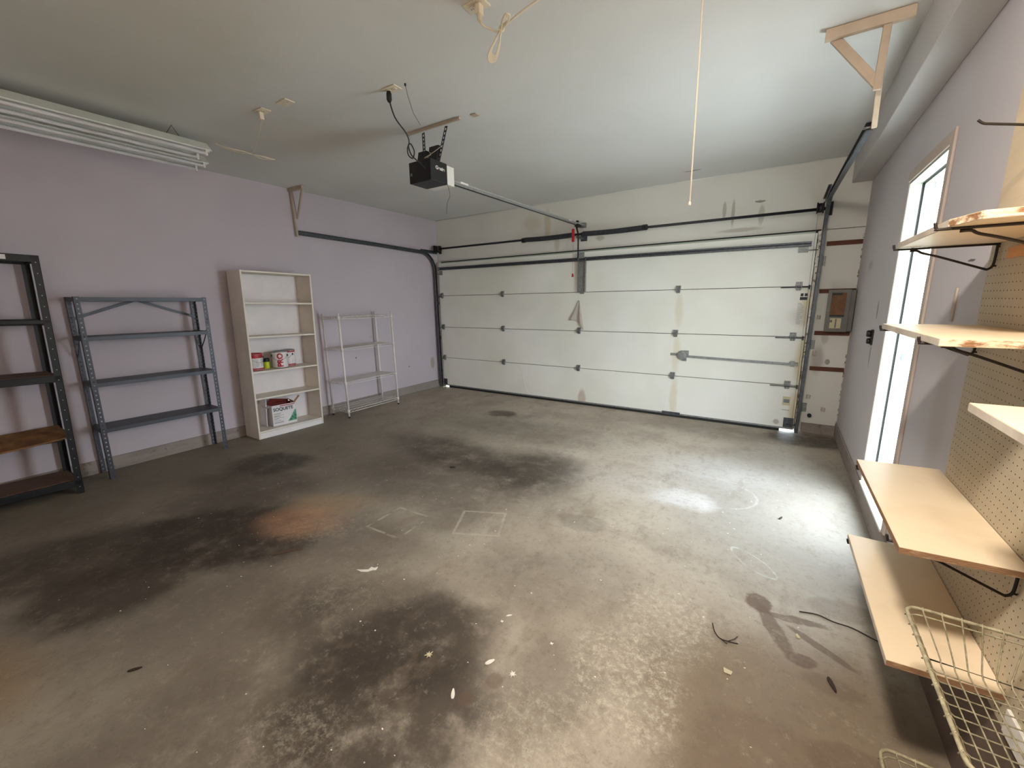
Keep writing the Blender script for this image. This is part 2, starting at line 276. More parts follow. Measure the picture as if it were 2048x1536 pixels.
# ------------------------------------------------------------------ geometry helpers
class B:
    def __init__(s): s.b = bmesh.new()
    def box(s, x0, x1, y0, y1, z0, z1):
        r = bmesh.ops.create_cube(s.b, size=1.0)
        M = Matrix.Translation(((x0+x1)/2, (y0+y1)/2, (z0+z1)/2)) @ Matrix.Diagonal((abs(x1-x0), abs(y1-y0), abs(z1-z0), 1))
        bmesh.ops.transform(s.b, matrix=M, verts=r['verts']); return s
    def beam(s, a, b, w, h, upv=(0, 0, 1), ext=0):
        a, b = Vector(a), Vector(b); d = (b-a); L = d.length; d.normalize(); a = a-d*ext; L += 2*ext
        u = Vector(upv); sx = d.cross(u)
        if sx.length < 1e-4: sx = d.cross(Vector((1, 0, 0)))
        sx.normalize(); u = sx.cross(d)
        R = Matrix((sx, d, u)).transposed().to_4x4()
        r = bmesh.ops.create_cube(s.b, size=1.0)
        bmesh.ops.transform(s.b, matrix=Matrix.Translation(a+d*L/2) @ R @ Matrix.Diagonal((w, L, h, 1)), verts=r['verts']); return s
    def tube(s, pts, r, seg=8, closed=False):
        pts = [Vector(p) for p in pts]; n = len(pts); rings = []; prev = None
        for i, p in enumerate(pts):
            a = pts[(i-1) % n] if (closed or i > 0) else p; c = pts[(i+1) % n] if (closed or i < n-1) else p
            t = (c-a).normalized()
            if prev is None:
                x = t.cross(Vector((0, 0, 1)))
                if x.length < 1e-3: x = t.cross(Vector((1, 0, 0)))
            else: x = prev - t*prev.dot(t)
            x.normalize(); prev = x; y = t.cross(x)
            rr = r[i] if isinstance(r, (list, tuple)) else r
            rings.append([s.b.verts.new(p + x*math.cos(2*PI*k/seg)*rr + y*math.sin(2*PI*k/seg)*rr) for k in range(seg)])
        for i in range(n if closed else n-1):
            A, C = rings[i], rings[(i+1) % n]
            for k in range(seg):
                fc = s.b.faces.new((A[k], A[(k+1) % seg], C[(k+1) % seg], C[k])); fc.smooth = seg > 4
        if not closed:
            s.b.faces.new(rings[0][::-1]); s.b.faces.new(rings[-1])
        return s
    def cyl(s, a, b, r, seg=20): return s.tube([a, b], r, seg)
    def lathe(s, prof, c=(0, 0, 0), seg=32, ax='z'):
        rings = []
        for r, h in prof:
            ring_ = []
            for k in range(seg):
                t = 2*PI*k/seg; q = (r*math.cos(t), r*math.sin(t), h)
                if ax == 'x': q = (h, q[0], q[1])
                if ax == 'y': q = (q[0], h, q[1])
                ring_.append(s.b.verts.new(Vector(q)+Vector(c)))
            rings.append(ring_)
        for A, C in zip(rings, rings[1:]):
            for k in range(seg):
                fc = s.b.faces.new((A[k], A[(k+1) % seg], C[(k+1) % seg], C[k])); fc.smooth = True
        s.b.faces.new(rings[0][::-1]); s.b.faces.new(rings[-1]); return s
    def prism(s, pts, d):
        """polygon pts (3D, planar) extruded by vector d"""
        d = Vector(d); lo = [s.b.verts.new(Vector(q)) for q in pts]; hi = [s.b.verts.new(Vector(q)+d) for q in pts]
        s.b.faces.new(lo[::-1]); s.b.faces.new(hi)
        n = len(pts)
        for i in range(n): s.b.faces.new((lo[i], lo[(i+1) % n], hi[(i+1) % n], hi[i]))
        return s
    def sweep(s, pts, prof, side):
        """closed profile [(a,b)] swept along planar path; a along SIDE vector, b along path normal"""
        side = Vector(side).normalized(); pts = [Vector(q) for q in pts]; rings = []
        for i, q in enumerate(pts):
            t = (pts[min(i+1, len(pts)-1)]-pts[max(i-1, 0)]).normalized(); nrm = side.cross(t)
            rings.append([s.b.verts.new(q+side*a+nrm*b_) for a, b_ in prof])
        n = len(prof)
        for A, C in zip(rings, rings[1:]):
            for k in range(n): s.b.faces.new((A[k], A[(k+1) % n], C[(k+1) % n], C[k]))
        s.b.faces.new(rings[0][::-1]); s.b.faces.new(rings[-1]); return s
    def bevel(s, w=0.002, seg=2):
        e = [x for x in s.b.edges if len(x.link_faces) == 2 and x.calc_face_angle(0) > 0.6]
        bmesh.ops.bevel(s.b, geom=e, offset=w, segments=seg, affect='EDGES', profile=0.5, clamp_overlap=True); return s

def smooth_path(pts, n=6, closed=False):
    P = [Vector(q) for q in pts]; out = []; N = len(P)
    rng = range(N if closed else N-1)
    for i in rng:
        g = (lambda j: P[j % N]) if closed else (lambda j: P[max(0, min(N-1, j))])
        a, b, c, d = g(i-1), g(i), g(i+1), g(i+2)
        for k in range(n):
            t = k/n
            out.append(0.5*((2*b)+(-a+c)*t+(2*a-5*b+4*c-d)*t*t+(-a+3*b-3*c+d)*t**3))
    if not closed: out.append(P[-1])
    return out

def obj(name, bb, material, parent=None, label=None, kind=None):
    bmesh.ops.recalc_face_normals(bb.b, faces=bb.b.faces[:])
    me = bpy.data.meshes.new(name); bb.b.to_mesh(me); bb.b.free()
    o = bpy.data.objects.new(name, me); COL.objects.link(o)
    for mm in (material if isinstance(material, (list, tuple)) else [material]): me.materials.append(mm)
    if parent is not None: o.parent = parent
    if label: o['label'] = label
    if kind: o['kind'] = kind
    return o
def struct(name, bb, material, label=None):
    o = obj(name, bb, material); o['kind'] = 'structure'
    if label: o['label'] = label
    return o
def tag(o, label, cat, group=None):
    o['label'] = label; o['category'] = cat
    if group: o['group'] = group
    return o
def thing(name, label, cat, loc=(0, 0, 0), rot=(0, 0, 0), group=None):
    o = bpy.data.objects.new(name, None); COL.objects.link(o); o.location = loc; o.rotation_euler = rot; o.empty_display_size = 0.1
    return tag(o, label, cat, group)
def rebase(o):
    """put a single-mesh thing's origin at its own base"""
    vs = [v.co for v in o.data.vertices]; c = Vector((sum(v.x for v in vs)/len(vs), sum(v.y for v in vs)/len(vs), min(v.z for v in vs)))
    for v in o.data.vertices: v.co -= c
    o.location = c; return o
def copy_tree(o, parent=None):
    c = o.copy(); COL.objects.link(c); c.parent = parent
    for ch in [x for x in bpy.data.objects if x.parent == o]: copy_tree(ch, c)
    return c
def text(name, s, size, M, material, parent, extrude=0.0004, bold=0.0, sx=1.0):
    cu = bpy.data.curves.new('lettering', 'FONT'); cu.body = s; cu.size = size; cu.extrude = extrude; cu.offset = bold; cu.align_x = 'CENTER'; cu.align_y = 'CENTER'
    t = bpy.data.objects.new('tmp_text', cu); COL.objects.link(t)
    dg = bpy.context.evaluated_depsgraph_get(); dg.update()
    me = bpy.data.meshes.new_from_object(t.evaluated_get(dg)); bpy.data.objects.remove(t); bpy.data.curves.remove(cu)
    me.transform(Matrix.Diagonal((sx, 1, 1, 1))); me.transform(M); me.name = name
    me.materials.clear(); me.materials.append(material)
    o = bpy.data.objects.new(name, me); COL.objects.link(o); o.parent = parent
    return o

# ------------------------------------------------------------------ room shell
XL, XR, H, YB = -0.107, 5.606, 2.848, -8.5
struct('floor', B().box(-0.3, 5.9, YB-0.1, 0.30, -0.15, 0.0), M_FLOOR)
struct('ceiling', B().box(-0.3, 5.9, YB-0.1, 0.30, H, H+0.12), M_CEIL)
struct('wall_left', B().box(-0.25, XL, YB, 0.25, 0, H), M_WL)
# wall with the overhead door opening
b = B(); b.box(-0.25, XR+.15, 0.10, 0.25, 2.160, H); b.box(-0.25, -0.02, 0.10, 0.25, 0, 2.165); b.box(5.245, XR+.15, 0.10, 0.25, 0, 2.165)
struct('wall_back', b, M_WB)
# side wall with the doorway (threshold sits on the curb)
DY0, DY1, DZ0, DZ1 = -2.42, -1.635, 0.147, 2.185
b = B(); b.box(XR, XR+.14, YB, DY0, 0, H); b.box(XR, XR+.14, DY1, 0.25, 0, H); b.box(XR, XR+.14, DY0, DY1, DZ1, H); b.box(XR, XR+.14, DY0, DY1, 0, DZ0)
struct('wall_right', b, M_WR)
struct('wall_front', B().box(-0.25, 5.8, YB-0.1, YB, 0, H), M_WL)
# dropped soffit along the side wall
struct('trim_1', B().box(5.450, XR, YB, 0.10, 2.583, H).bevel(0.004), M_SOFF)
# concrete curbs
b = B(); b.box(XL, XL+0.012, YB, 0.1, 0, 0.125); struct('baseboard_left', b.bevel(0.004), M_CURB)
b = B(); b.box(XR-0.014, XR, YB, 0.1, 0, 0.140); struct('baseboard_right', b.bevel(0.004), M_CURB)
b = B(); b.box(5.29, XR-0.014, 0.06, 0.1, 0, 0.105); struct('baseboard_back', b.bevel(0.004), M_CURB)
# caulk bead and crooked sheathing edge in the far corner
pts = [(XR-0.004, 0.098, z) for z in [0.12+i*0.06 for i in range(34)]]
struct('trim_2', B().tube([(x-0.002+random.uniform(-.002, .002), y-0.002, z) for x, y, z in pts], [random.uniform(.003, .0075) for _ in pts], 6), M_FOIL)
# torn paper strip round the opening
b = B(); rows = []
for i in range(110):
    z = 0.02+i*0.0195; k = min(1, max(.25, (z-.2)/.8)); rows.append([b.b.verts.new((5.226+random.uniform(-.002, .002), 0.045, z)), b.b.verts.new((5.229+random.uniform(-.002, .002), 0.01+random.uniform(-.006, .006), z)), b.b.verts.new((5.229+.030*k+random.uniform(-.006, .006), 0.008+random.uniform(-.008, .008), z)), b.b.verts.new((5.262+random.uniform(-.006, .006), 0.096, z))])
for A, C in zip(rows, rows[1:]):
    for k in range(3): b.b.faces.new((A[k], A[k+1], C[k+1], C[k]))
struct('trim_3', b, M_FOIL)
# stop boards behind the overhead door and black gasket above it
b = B(); b.box(-0.09, 0.012, 0.046, 0.1, 0, 2.16); struct('trim_4', b, M_WB)
b = B(); b.box(-0.02, 5.25, 0.05, 0.102, 2.118, 2.150); struct('trim_5', b, M_JAMB)
b = B(); b.box(-0.02, 5.25, 0.062, 0.11, 2.149, 2.166); struct('trim_6', b, M_RUB)
b = B(); b.box(5.205, 5.250, 0.046, 0.10, 0.03, 2.15); struct('trim_7', b, M_RUB)
# raised edge of the ceiling board along the back wall
b = B(); b.tube([(XL, 0.097, H-0.004), (2.5, 0.097, H-0.006), (5.45, 0.097, H-0.004)], 0.006, 6); struct('trim_8', b, M_CEIL)
# side doorway
d1 = B(); d1.box(XR-0.004, XR+0.145, DY1-0.001, DY1+0.02, DZ0, DZ1+0.02); d1.box(XR-0.004, XR+0.145, DY0-0.02, DY0+0.001, DZ0, DZ1+0.02); d1.box(XR-0.004, XR+0.145, DY0, DY1, DZ1-0.001, DZ1+0.02)
d1 = struct('door_1', d1.bevel(0.002), M_JAMB)
b = B()
b.box(5.672, 5.712, DY1-0.013, DY1, DZ0, DZ1); b.box(5.672, 5.712, DY0, DY0+0.013, DZ0, DZ1); b.box(5.672, 5.712, DY0, DY1, DZ1-0.013, DZ1)
b_ = B(); b_.box(5.662, 5.672, DY1-.004, DY1, DZ0, DZ1); b_.box(5.662, 5.672, DY0, DY0+.004, DZ0, DZ1); b_.box(5.662, 5.672, DY0, DY1, DZ1-.004, DZ1)
obj('gasket', b_, M_RUB, d1)
obj('door_stop', b.bevel(0.002), M_JAMB, d1)
b = B(); b.box(5.7125, 5.716, DY1-0.004, DY1, DZ0, DZ1); b.box(5.722, 5.747, DY1-0.006, DY1, DZ0, DZ1); b.box(5.722, 5.747, DY0, DY0+0.006, DZ0, DZ1); b.box(5.722, 5.747, DY0, DY1, DZ1-0.006, DZ1)
obj('weather_strip', b.bevel(0.001), M_JAMB, d1)
obj('threshold', B().box(XR-0.016, XR+0.16, DY0, DY1, DZ0-0.012, DZ0+0.006).bevel(0.003), M_OUT, d1)
b = B(); b.box(5.695, 5.722, DY1-0.0155, DY1-0.012, 1.04, 1.10); b.box(5.700, 5.716, DY1-0.017, DY1-0.0152, 1.055, 1.085)
obj('strike_plate', b, M_STEELD, d1)
b = B(); b.box(XR-0.012, XR, DY0-0.065, DY0-0.006, DZ0, DZ1+0.075); b.box(XR-0.012, XR, DY0-0.006, DY1+0.01, DZ1+0.012, DZ1+0.075); b.box(XR-0.007, XR, DY1+0.003, DY1+0.014, DZ0, DZ1+0.012)
obj('casing', b.bevel(0.004), M_CASE, d1)
# ground outside both doors
b = B(); b.box(5.75, 30, -30, 30, -0.25, 0.02); b.box(-30, 5.74, 0.26, 30, -0.25, -0.02); struct('ground_outside', b, M_OUT)

# ------------------------------------------------------------------ overhead door
gd = bpy.data.objects.new('door_2', None); COL.objects.link(gd); gd.location = (2.61, 0, 0); gd['kind'] = 'structure'; gd['label'] = 'wide white four-panel overhead garage door with steel hinges'
def G(bb, name, m, label=None, parent=None):
    bmesh.ops.translate(bb.b, vec=(-2.61, 0, 0), verts=bb.b.verts[:]); return obj(name, bb, m, parent or gd, label)
for i in range(4):
    z0 = 0.04 if i == 0 else i*0.5333; z1 = (i+1)*0.5333-0.006
    pn = G(B().box(0.0, 5.222, 0.0, 0.045, z0, z1).bevel(0.003), 'panel', M_DOOR)
b = B()
for z in (.5333, 1.0667, 1.6): b.box(0.002, 5.220, .012, .040, z-.012, z+.008)
G(b, 'section_joint', M_BLKM)
# small crease in the lowest panel
G(B().tube(smooth_path([(1.60, -0.001, .52), (1.66, -0.001, .40), (1.70, -0.001, .2), (1.78, -0.001, .06)], 6), 0.0035, 6), 'crease', M_DOOR)
b = B(); b.sweep([(0.03, -0.002, 2.065), (5.18, -0.002, 2.045)], [(0.0, 0), (-0.045, 0), (-0.045, 0.016), (-0.037, 0.016), (-0.037, 0.006), (-.008, .006), (-.008, .040), (-.037, .040), (-.037, .030), (-.045, .030), (-.045, .046), (0, .046)], (0, 1, 0))
G(b, 'strut', M_STEELD)
G(B().box(0.0, 5.222, -0.004, 0.05, 0.028, 0.048).bevel(0.002), 'bottom_retainer', M_STEEL)
G(B().box(0.13, 5.09, -0.008, 0.05, -0.003, 0.03).bevel(0.006), 'bottom_seal', M_RUB)
G(B().box(3.80, 4.02, -0.012, 0.0, 0.02, 0.062).bevel(0.002), 'lift_bracket', M_STEELD)
def hinge(x, z, side=0):
    b = B(); b.box(x-.03, x+.03, -.004, 0, z+.004, z+.045); b.box(x-.022, x+.022, -.004, 0, z-.045, z-.004); b.box(x-.026, x-.020, -.028, 0, z-.03, z+.03); b.box(x+.020, x+.026, -.028, 0, z-.03, z+.03)
    b.cyl((x-.032, -.018, z), (x+.032, -.018, z), .007, 8)
    h = G(b, 'hinge', M_STEEL)
    b2 = B()
    for dx in (-.012, .012):
        for dz in (-.032, .032): b2.cyl((x+dx, -.008, z+dz), (x+dx, -.003, z+dz), .005, 6)
    G(b2, 'bolts', M_STEELD, parent=h)['kind'] = 'stuff'
    if side:
        b3 = B(); b3.cyl((x-side*.16 if side > 0 else x-.02, -.024, z-.012), (x+side*.10, -.024, z-.012), .005, 8)
        b3.lathe([(.008, -.008), (.022, -.008), (.022, .008), (.008, .008)], (x+side*.09, -.024, z-.012), 14, 'x')
        G(b3, 'roller', M_STEELD, parent=h)
for z in (.5333, 1.0667, 1.6):
    hinge(1.317, z); hinge(3.905 if z > .6 else 3.90, z); hinge(0.06, z, -1); hinge(5.115, z, 1)
    if z < 1.5: hinge(2.61, z)
b = B(); b.box(5.07, 5.16, -.006, 0, 1.94, 2.01); b.box(5.08, 5.15, -.03, -.006, 1.95, 1.96); b.cyl((5.10, -.024, 1.96), (5.24, -.024, 1.96), .005, 8); G(b, 'top_roller_bracket', M_STEEL)
b = B(); b.box(0.02, 0.09, -.006, 0, 1.94, 2.01); b.cyl((-.02, -.024, 1.96), (.09, -.024, 1.96), .005, 8); G(b, 'top_roller_bracket', M_STEEL)
b = B(); b.box(5.12, 5.215, -.008, 0, 0.05, 0.16); b.cyl((5.15, -.02, .09), (5.25, -.02, .09), .005, 8); G(b, 'bottom_roller_bracket', M_STEELD)
b = B(); b.box(0.01, 0.09, -.008, 0, 0.05, 0.15); b.cyl((-.02, -.02, .09), (.05, -.02, .09), .005, 8); G(b, 'bottom_roller_bracket', M_STEELD)
# opener reinforcement bracket in the middle of the top panel
b = B(); b.box(2.595, 2.70, -.010, 0, 1.60, 2.06); b.box(2.592, 2.602, -.045, 0, 1.60, 2.12); b.box(2.693, 2.703, -.035, 0, 1.60, 2.06); b.box(2.60, 2.69, -.05, -.045, 2.045, 2.12); b.box(2.62, 2.68, -.02, 0, 1.575, 1.605)
ob = G(b.bevel(.0015), 'operator_bracket', M_STEEL)
b = B()
for x, z in ((2.625, 1.63), (2.67, 1.63), (2.625, 2.0), (2.67, 2.0)): b.cyl((x, -.018, z), (x, -.008, z), .010, 8)
G(b, 'bolts', M_STEEL, parent=ob)['kind'] = 'stuff'
# side lock with its bar
b = B(); b.box(3.86, 3.96, -.006, 0, .79, .822); b.lathe([(.02, -.03), (.055, -.028), (.06, -.012), (.06, 0)], (4.0, 0, .80), 14, 'y'); b.box(4.00, 4.055, -.012, 0, .73, .79)
b.box(4.02, 4.075, -.012, 0, .80, .86)
lk = G(b.bevel(.002), 'lock_case', M_STEEL)
G(B().beam((4.05, -.016, .790), (5.19, -.016, .765), .010, .026).bevel(.002), 'lock_bar', M_STEEL)
G(B().box(5.12, 5.16, -.032, 0, .745, .80).box(5.11, 5.19, -.006, 0, .755, .79).bevel(.002), 'lock_bar_guide', M_STEEL)
# stickers
s1 = G(B().box(5.135, 5.205, -.0012, 0, 1.455, 1.53), 'warning_sticker', M_WLAB)
G(B().box(5.137, 5.203, -.002, -.0012, 1.456, 1.487).box(5.14, 5.165, -.002, -.0012, 1.495, 1.525).box(5.175, 5.203, -.002, -.0012, 1.495, 1.525), 'sticker_print', M_BLKM, parent=s1)
s2 = G(B().box(5.12, 5.185, -.0012, 0, 1.19, 1.43), 'instruction_sticker', M_DOOR)
b = B()
for i in range(15): b.box(5.125, 5.125+random.uniform(.03, .055), -.0018, -.0012, 1.42-i*.0155, 1.424-i*.0155)
G(b, 'sticker_print', M_INKG, parent=s2)
s3 = G(B().box(5.09, 5.165, -.0012, 0, .30, .40), 'paper_label', M_PAPER)
G(B().box(5.10, 5.155, -.0018, -.0012, .33, .37).box(5.09, 5.165, -.0018, -.0012, .245, .25), 'sticker_print', M_INKG, parent=s3)

# cloth pinned to the door
b = B(); nx, nz = 15, 18; V = []
for j in range(nz+1):
    t = j/nz; row = []
    for i in range(nx+1):
        u = i/nx; wl = -.010-.125*t**1.15; wr = .012+.075*t
        zbot = 1.478-(.27+.13*u - .05*math.sin(u*PI))*t
        x = 2.600+wl+(wr-wl)*u; y = -.008-.012*t-.014*t*math.sin(u*9+.6)
        row.append(b.b.verts.new((x, y, zbot)))
    V.append(row)
for j in range(nz):
    for i in range(nx):
        fc = b.b.faces.new((V[j][i], V[j][i+1], V[j+1][i+1], V[j+1][i])); fc.smooth = True
r = bmesh.ops.solidify(b.b, geom=b.b.faces[:], thickness=.002)
cloth = thing('hanging_cloth', 'small white cloth rag hanging from a pin on the garage door', 'cloth', (2.60, -.01, 1.1))
bmesh.ops.translate(b.b, vec=(-2.60, .01, -1.1), verts=b.b.verts[:]); obj('cloth', b, M_RAG, cloth)
obj('pin', B().cyl((0, -.012, .378), (0, .006, .378), .006, 8), M_STEEL, cloth)

# ------------------------------------------------------------------ tracks
def track(name, label, X, pts, open_dir):
    t = thing(name, label, 'door track', (X, 0, 0))
    prof = [(-.026, -.014), (.026, -.014), (.026, .012), (.020, .018), (.020, -.009), (-.020, -.009), (-.020, .018), (-.026, .012)]
    L = [(X*0+q[2] if len(q) > 2 else 0, q[0], q[1]) for q in pts]
    bmain = B()
    # profile: side axis runs across the rail in the plane of travel, depth axis = X
    P_ = [Vector(q) for q in L]; rings = []
    for i, q in enumerate(P_):
        tt = (P_[min(i+1, len(P_)-1)]-P_[max(i-1, 0)]).normalized(); sx = Vector((open_dir, 0, 0)); nn = sx.cross(tt).normalized()
        rings.append([bmain.b.verts.new(q+nn*a+sx*b_) for a, b_ in prof])
    n = len(prof)
    for A, C in zip(rings, rings[1:]):
        for k in range(n): bmain.b.faces.new((A[k], A[(k+1) % n], C[(k+1) % n], C[k]))
    bmain.b.faces.new(rings[0][::-1]); bmain.b.faces.new(rings[-1])
    obj('rail', bmain, M_STEELD, t)
    return t
def arc(y0, z0, r, n=12):  # from horizontal (toward -Y) to vertical (down)
    return [(y0-r+r*math.sin(a), z0-r+r*math.cos(a)) for a in [PI/2*i/n for i in range(n+1)]]
ptsL = [(-2.38, 2.345, 0), (-1.3, 2.325, 0)] + [(y, z, 0) for y, z in arc(-0.028, 2.300, .30)] + [(-.028, 1.0, .012), (-.028, 0.01, .03)]
tl = track('door_track', 'dark steel door track along the wall with the metal shelves', -0.055, ptsL, 1)
for z in (.25, .85, 1.45): obj('track_bracket', B().box(-.03, .0, -.015, .10-.0, z, z+.05).box(-.045, .0, .094, .10, z-.02, z+.07).bevel(.001), M_STEEL, tl)
obj('angle_iron', B().box(-.046, -.040, -.30, .09, 2.30, 2.35).box(-.046, -.02, -.30, .09, 2.345, 2.35), M_STEELD, tl)
ptsR = [(-2.16, 2.425, .055), (-1.2, 2.425, .035)] + [(y, z, .020) for y, z in arc(-0.028, 2.425, .34)] + [(-.028, 1.9, .020), (-.028, 1.0, .008), (-.028, 0.01, -.002)]
tr = track('door_track', 'door track on the electrical panel side, its end by the wooden hanger', 5.252, ptsR, -1)
for z in (.25, .95, 1.82): obj('track_bracket', B().box(.012, .018, -.02, .098, z, z+.05).box(.012, .07, .092, .098, z-.02, z+.08).bevel(.001), M_STEEL, tr)
obj('angle_iron', B().box(.0, .006, -.55, .09, 2.43, 2.47).box(-.02, .006, -.55, .09, 2.465, 2.47), M_STEELD, tr)
b = B()
for dz in (.35, .37, .40, .43): b.box(.02, .05, .088, .092, .1+dz, .11+dz)
# rail end cap shine
obj('end_bolt', B().cyl((.03, -2.13, 2.425), (.075, -2.13, 2.425), .008, 8), M_STEEL, tr)

# ------------------------------------------------------------------ torsion assembly
ts = thing('torsion_bar', 'black torsion bar with two spring tubes across the door header', 'spring bar', (2.6, -.04, 2.345))
def T(bb, n, m): bmesh.ops.translate(bb.b, vec=(-2.6, .04, -2.345), verts=bb.b.verts[:]); return obj(n, bb, m, ts)
T(B().cyl((0.02, -.04, 2.365), (5.27, -.04, 2.348), .015, 12), 'shaft', M_BLKM)
def spring(x0, x1, zmid):
    b = B(); n = 120; pts = []; rr = []
    for i in range(n+1):
        u = i/n; x = x0+(x1-x0)*u; z = 2.365-.017*x/5.2 - zmid*math.sin(u*PI)
        pts.append((x, -.04, z)); rr.append(.034 if i % 2 else .031)
    b.tube(pts, rr, 12); return b
T(spring(1.76, 2.53, .008), 'spring', M_SPR); T(spring(2.66, 3.47, .008), 'spring', M_SPR)
for x in (1.74, 3.48): T(B().lathe([(.014, -.03), (.034, -.03), (.034, .02), (.028, .03), (.014, .03)], (x, -.04, 2.355), 18, 'x'), 'spring_cone', M_BLKM)
T(B().box(2.585, 2.625, -.085, .098, 2.305, 2.33).box(2.575, 2.665, .085, .098, 2.28, 2.40).bevel(.002), 'center_bracket', M_STEELD)
for x, s in ((.055, 1), (5.215, -1)):
    T(B().lathe([(.015, -.03), (.055, -.03), (.055, -.022), (.045, -.018), (.045, .018), (.055, .022), (.055, .03), (.015, .03)], (x, -.04, 2.36), 22, 'x'), 'cable_drum', M_BLKM)
    T(B().box(x-s*.06, x-s*.055, -.09, .098, 2.31, 2.42).box(x-s*.11, x-s*.055, .092, .098, 2.30, 2.43), 'end_bearing_plate', M_BLKM)
T(B().cyl((5.20, -.045, 2.32), (5.20, -.03, .10), .0015, 5), 'cable', M_STEEL); T(B().cyl((.05, -.045, 2.32), (.04, -.03, .10), .0015, 5), 'cable', M_STEEL)

# ------------------------------------------------------------------ opener
op = thing('garage_door_opener', 'black box garage door opener with white front hanging on perforated straps', 'door opener', (2.535, -2.8, 2.40))
O0 = Vector((2.535, -2.8, 2.40))
def O(bb, n, m, label=None, parent=None): bmesh.ops.translate(bb.b, vec=-O0, verts=bb.b.verts[:]); return obj(n, bb, m, parent or op, label)
mh = O(B().box(2.425, 2.655, -2.905, -2.715, 2.405, 2.560).bevel(.006), 'motor_housing', M_BLK)
O(B().box(2.43, 2.65, -2.715, -2.625, 2.409, 2.553).bevel(.006), 'front_cover', M_WHP)
O(B().box(2.44, 2.46, -2.906, -2.904, 2.46, 2.48), 'indicator_window', M_STEEL, parent=mh)
text('lettering', 'Genie', .034, Matrix.Translation(Vector((2.6565, -2.80, 2.505))-O0) @ Matrix.Rotation(PI/2, 4, 'Z') @ Matrix.Rotation(PI/2, 4, 'X'), M_WHP, mh, bold=.0012, sx=1.25)
for (x, y, w_, h_) in ((2.495, -2.80, .075, .09), (2.60, -2.78, .085, .115)):
    b = B(); b.prism([(x-w_/2, y-.045, 2.562), (x+w_/2, y-.045, 2.562), (x+w_/2+.004, y-.02, 2.562+h_), (x-w_/2-.004, y-.02, 2.562+h_)], (0, .035, .0)); O(b.bevel(.006), 'light_lens', M_BLK)
O(B().tube(smooth_path([(2.60, -2.85, 2.62), (2.63, -2.87, 2.59), (2.57, -2.88, 2.575), (2.66, -2.86, 2.61), (2.68, -2.8, 2.66)], 6), .002, 6), 'bell_wire', M_PAINTW2)
def strap(a, c, w_=.028):
    a, c = Vector(a), Vector(c); d = c-a; L = d.length; d.normalize(); n = int(L/.032); b = B(); sx = Vector((1, 0, 0)); sx = (sx-d*sx.dot(d)).normalized(); u = sx.cross(d)
    b.beam(a+sx*(-w_/2+.004), c+sx*(-w_/2+.004), .008, .003, u); b.beam(a+sx*(w_/2-.004), c+sx*(w_/2-.004), .008, .003, u)
    for i in range(n+1):
        p0 = a+d*(i*L/n*.97); b.beam(p0, p0+d*.014, w_, .003, u)
    return b
O(strap((2.452, -2.752, 2.815), (2.50, -2.80, 2.56)), 'strap', M_STEELD); O(strap((2.690, -2.745, 2.815), (2.645, -2.80, 2.56)), 'strap', M_STEELD)
# drive rail: T section from the motor to the header
def rz(y): return 2.475+.012*(y+2.6)/2.6
RA, RE = (2.585, -2.63, 2.475), (2.612, 0.085, 2.487)
b = B(); b.beam(RA, RE, .050, .004, ext=0); b.beam((2.585, -2.63, 2.462), (2.612, .085, 2.474), .006, .028)
b.beam((2.563, -2.63, 2.469), (2.59, .085, 2.481), .004, .012); b.beam((2.607, -2.63, 2.469), (2.634, .085, 2.481), .004, .012)
O(b, 'rail', M_RAIL)
O(B().beam((2.587, -2.63, 2.447), (2.611, -.10, 2.459), .010, .008), 'drive_belt', M_BLK)
O(B().box(2.6095, 2.6125, -2.50, -2.40, 2.470, 2.484), 'rail_sticker', M_WHP)
O(B().box(2.631, 2.634, -.42, -.34, 2.476, 2.490), 'rail_sticker', M_WHP)
O(B().box(2.585, 2.64, -.15, -.05, 2.440, 2.470).box(2.595, 2.625, -.13, -.10, 2.47, 2.52).bevel(.003), 'trolley', M_BLKM)
O(B().box(2.575, 2.65, .05, .098, 2.455, 2.515).box(2.585, 2.64, -.02, .06, 2.458, 2.464).bevel(.002), 'header_bracket', M_STEEL)
O(B().beam((2.590, -.10, 2.45), (2.598, -.05, 2.35), .022, .007, (0, 1, 0)).beam((2.598, -.055, 2.36), (2.598, -.048, 2.05), .018, .006, (0, 1, 0)), 'door_arm', M_BLKM)
O(B().tube([(2.555, -.12, 2.44), (2.556, -.12, 2.40), (2.553, -.12, 1.84)], .0016, 5), 'release_cord', M_RED)
O(B().box(2.535, 2.573, -.128, -.112, 2.255, 2.42).bevel(.004), 'release_handle', M_RED, label='red emergency release handle')
O(B().prism([(2.540, -.125, 1.80), (2.568, -.125, 1.80), (2.562, -.125, 1.845), (2.546, -.125, 1.845)], (0, .014, 0)), 'cord_weight', M_RED)
O(B().tube(smooth_path([(2.655, -2.72, 2.41), (2.66, -2.70, 2.33), (2.62, -2.69, 2.28), (2.60, -2.685, 2.20)], 6), .0014, 5), 'antenna_wire', M_BLKM)
# ceiling cleat that carries it
rebase(tag(obj('ceiling_cleat', B().beam((2.27, -2.755, 2.838), (2.83, -2.748, 2.838), .022, .020).bevel(.003), M_PAINTW2), 'painted wood strip on the ceiling that the opener straps hang from', 'wood strip'))
rebase(tag(obj('ceiling_patch', B().box(2.915, 2.965, -2.735, -2.685, 2.842, 2.848).bevel(.001), M_PAINTW2), 'small square patch on the ceiling just past the opener cleat', 'patch'))

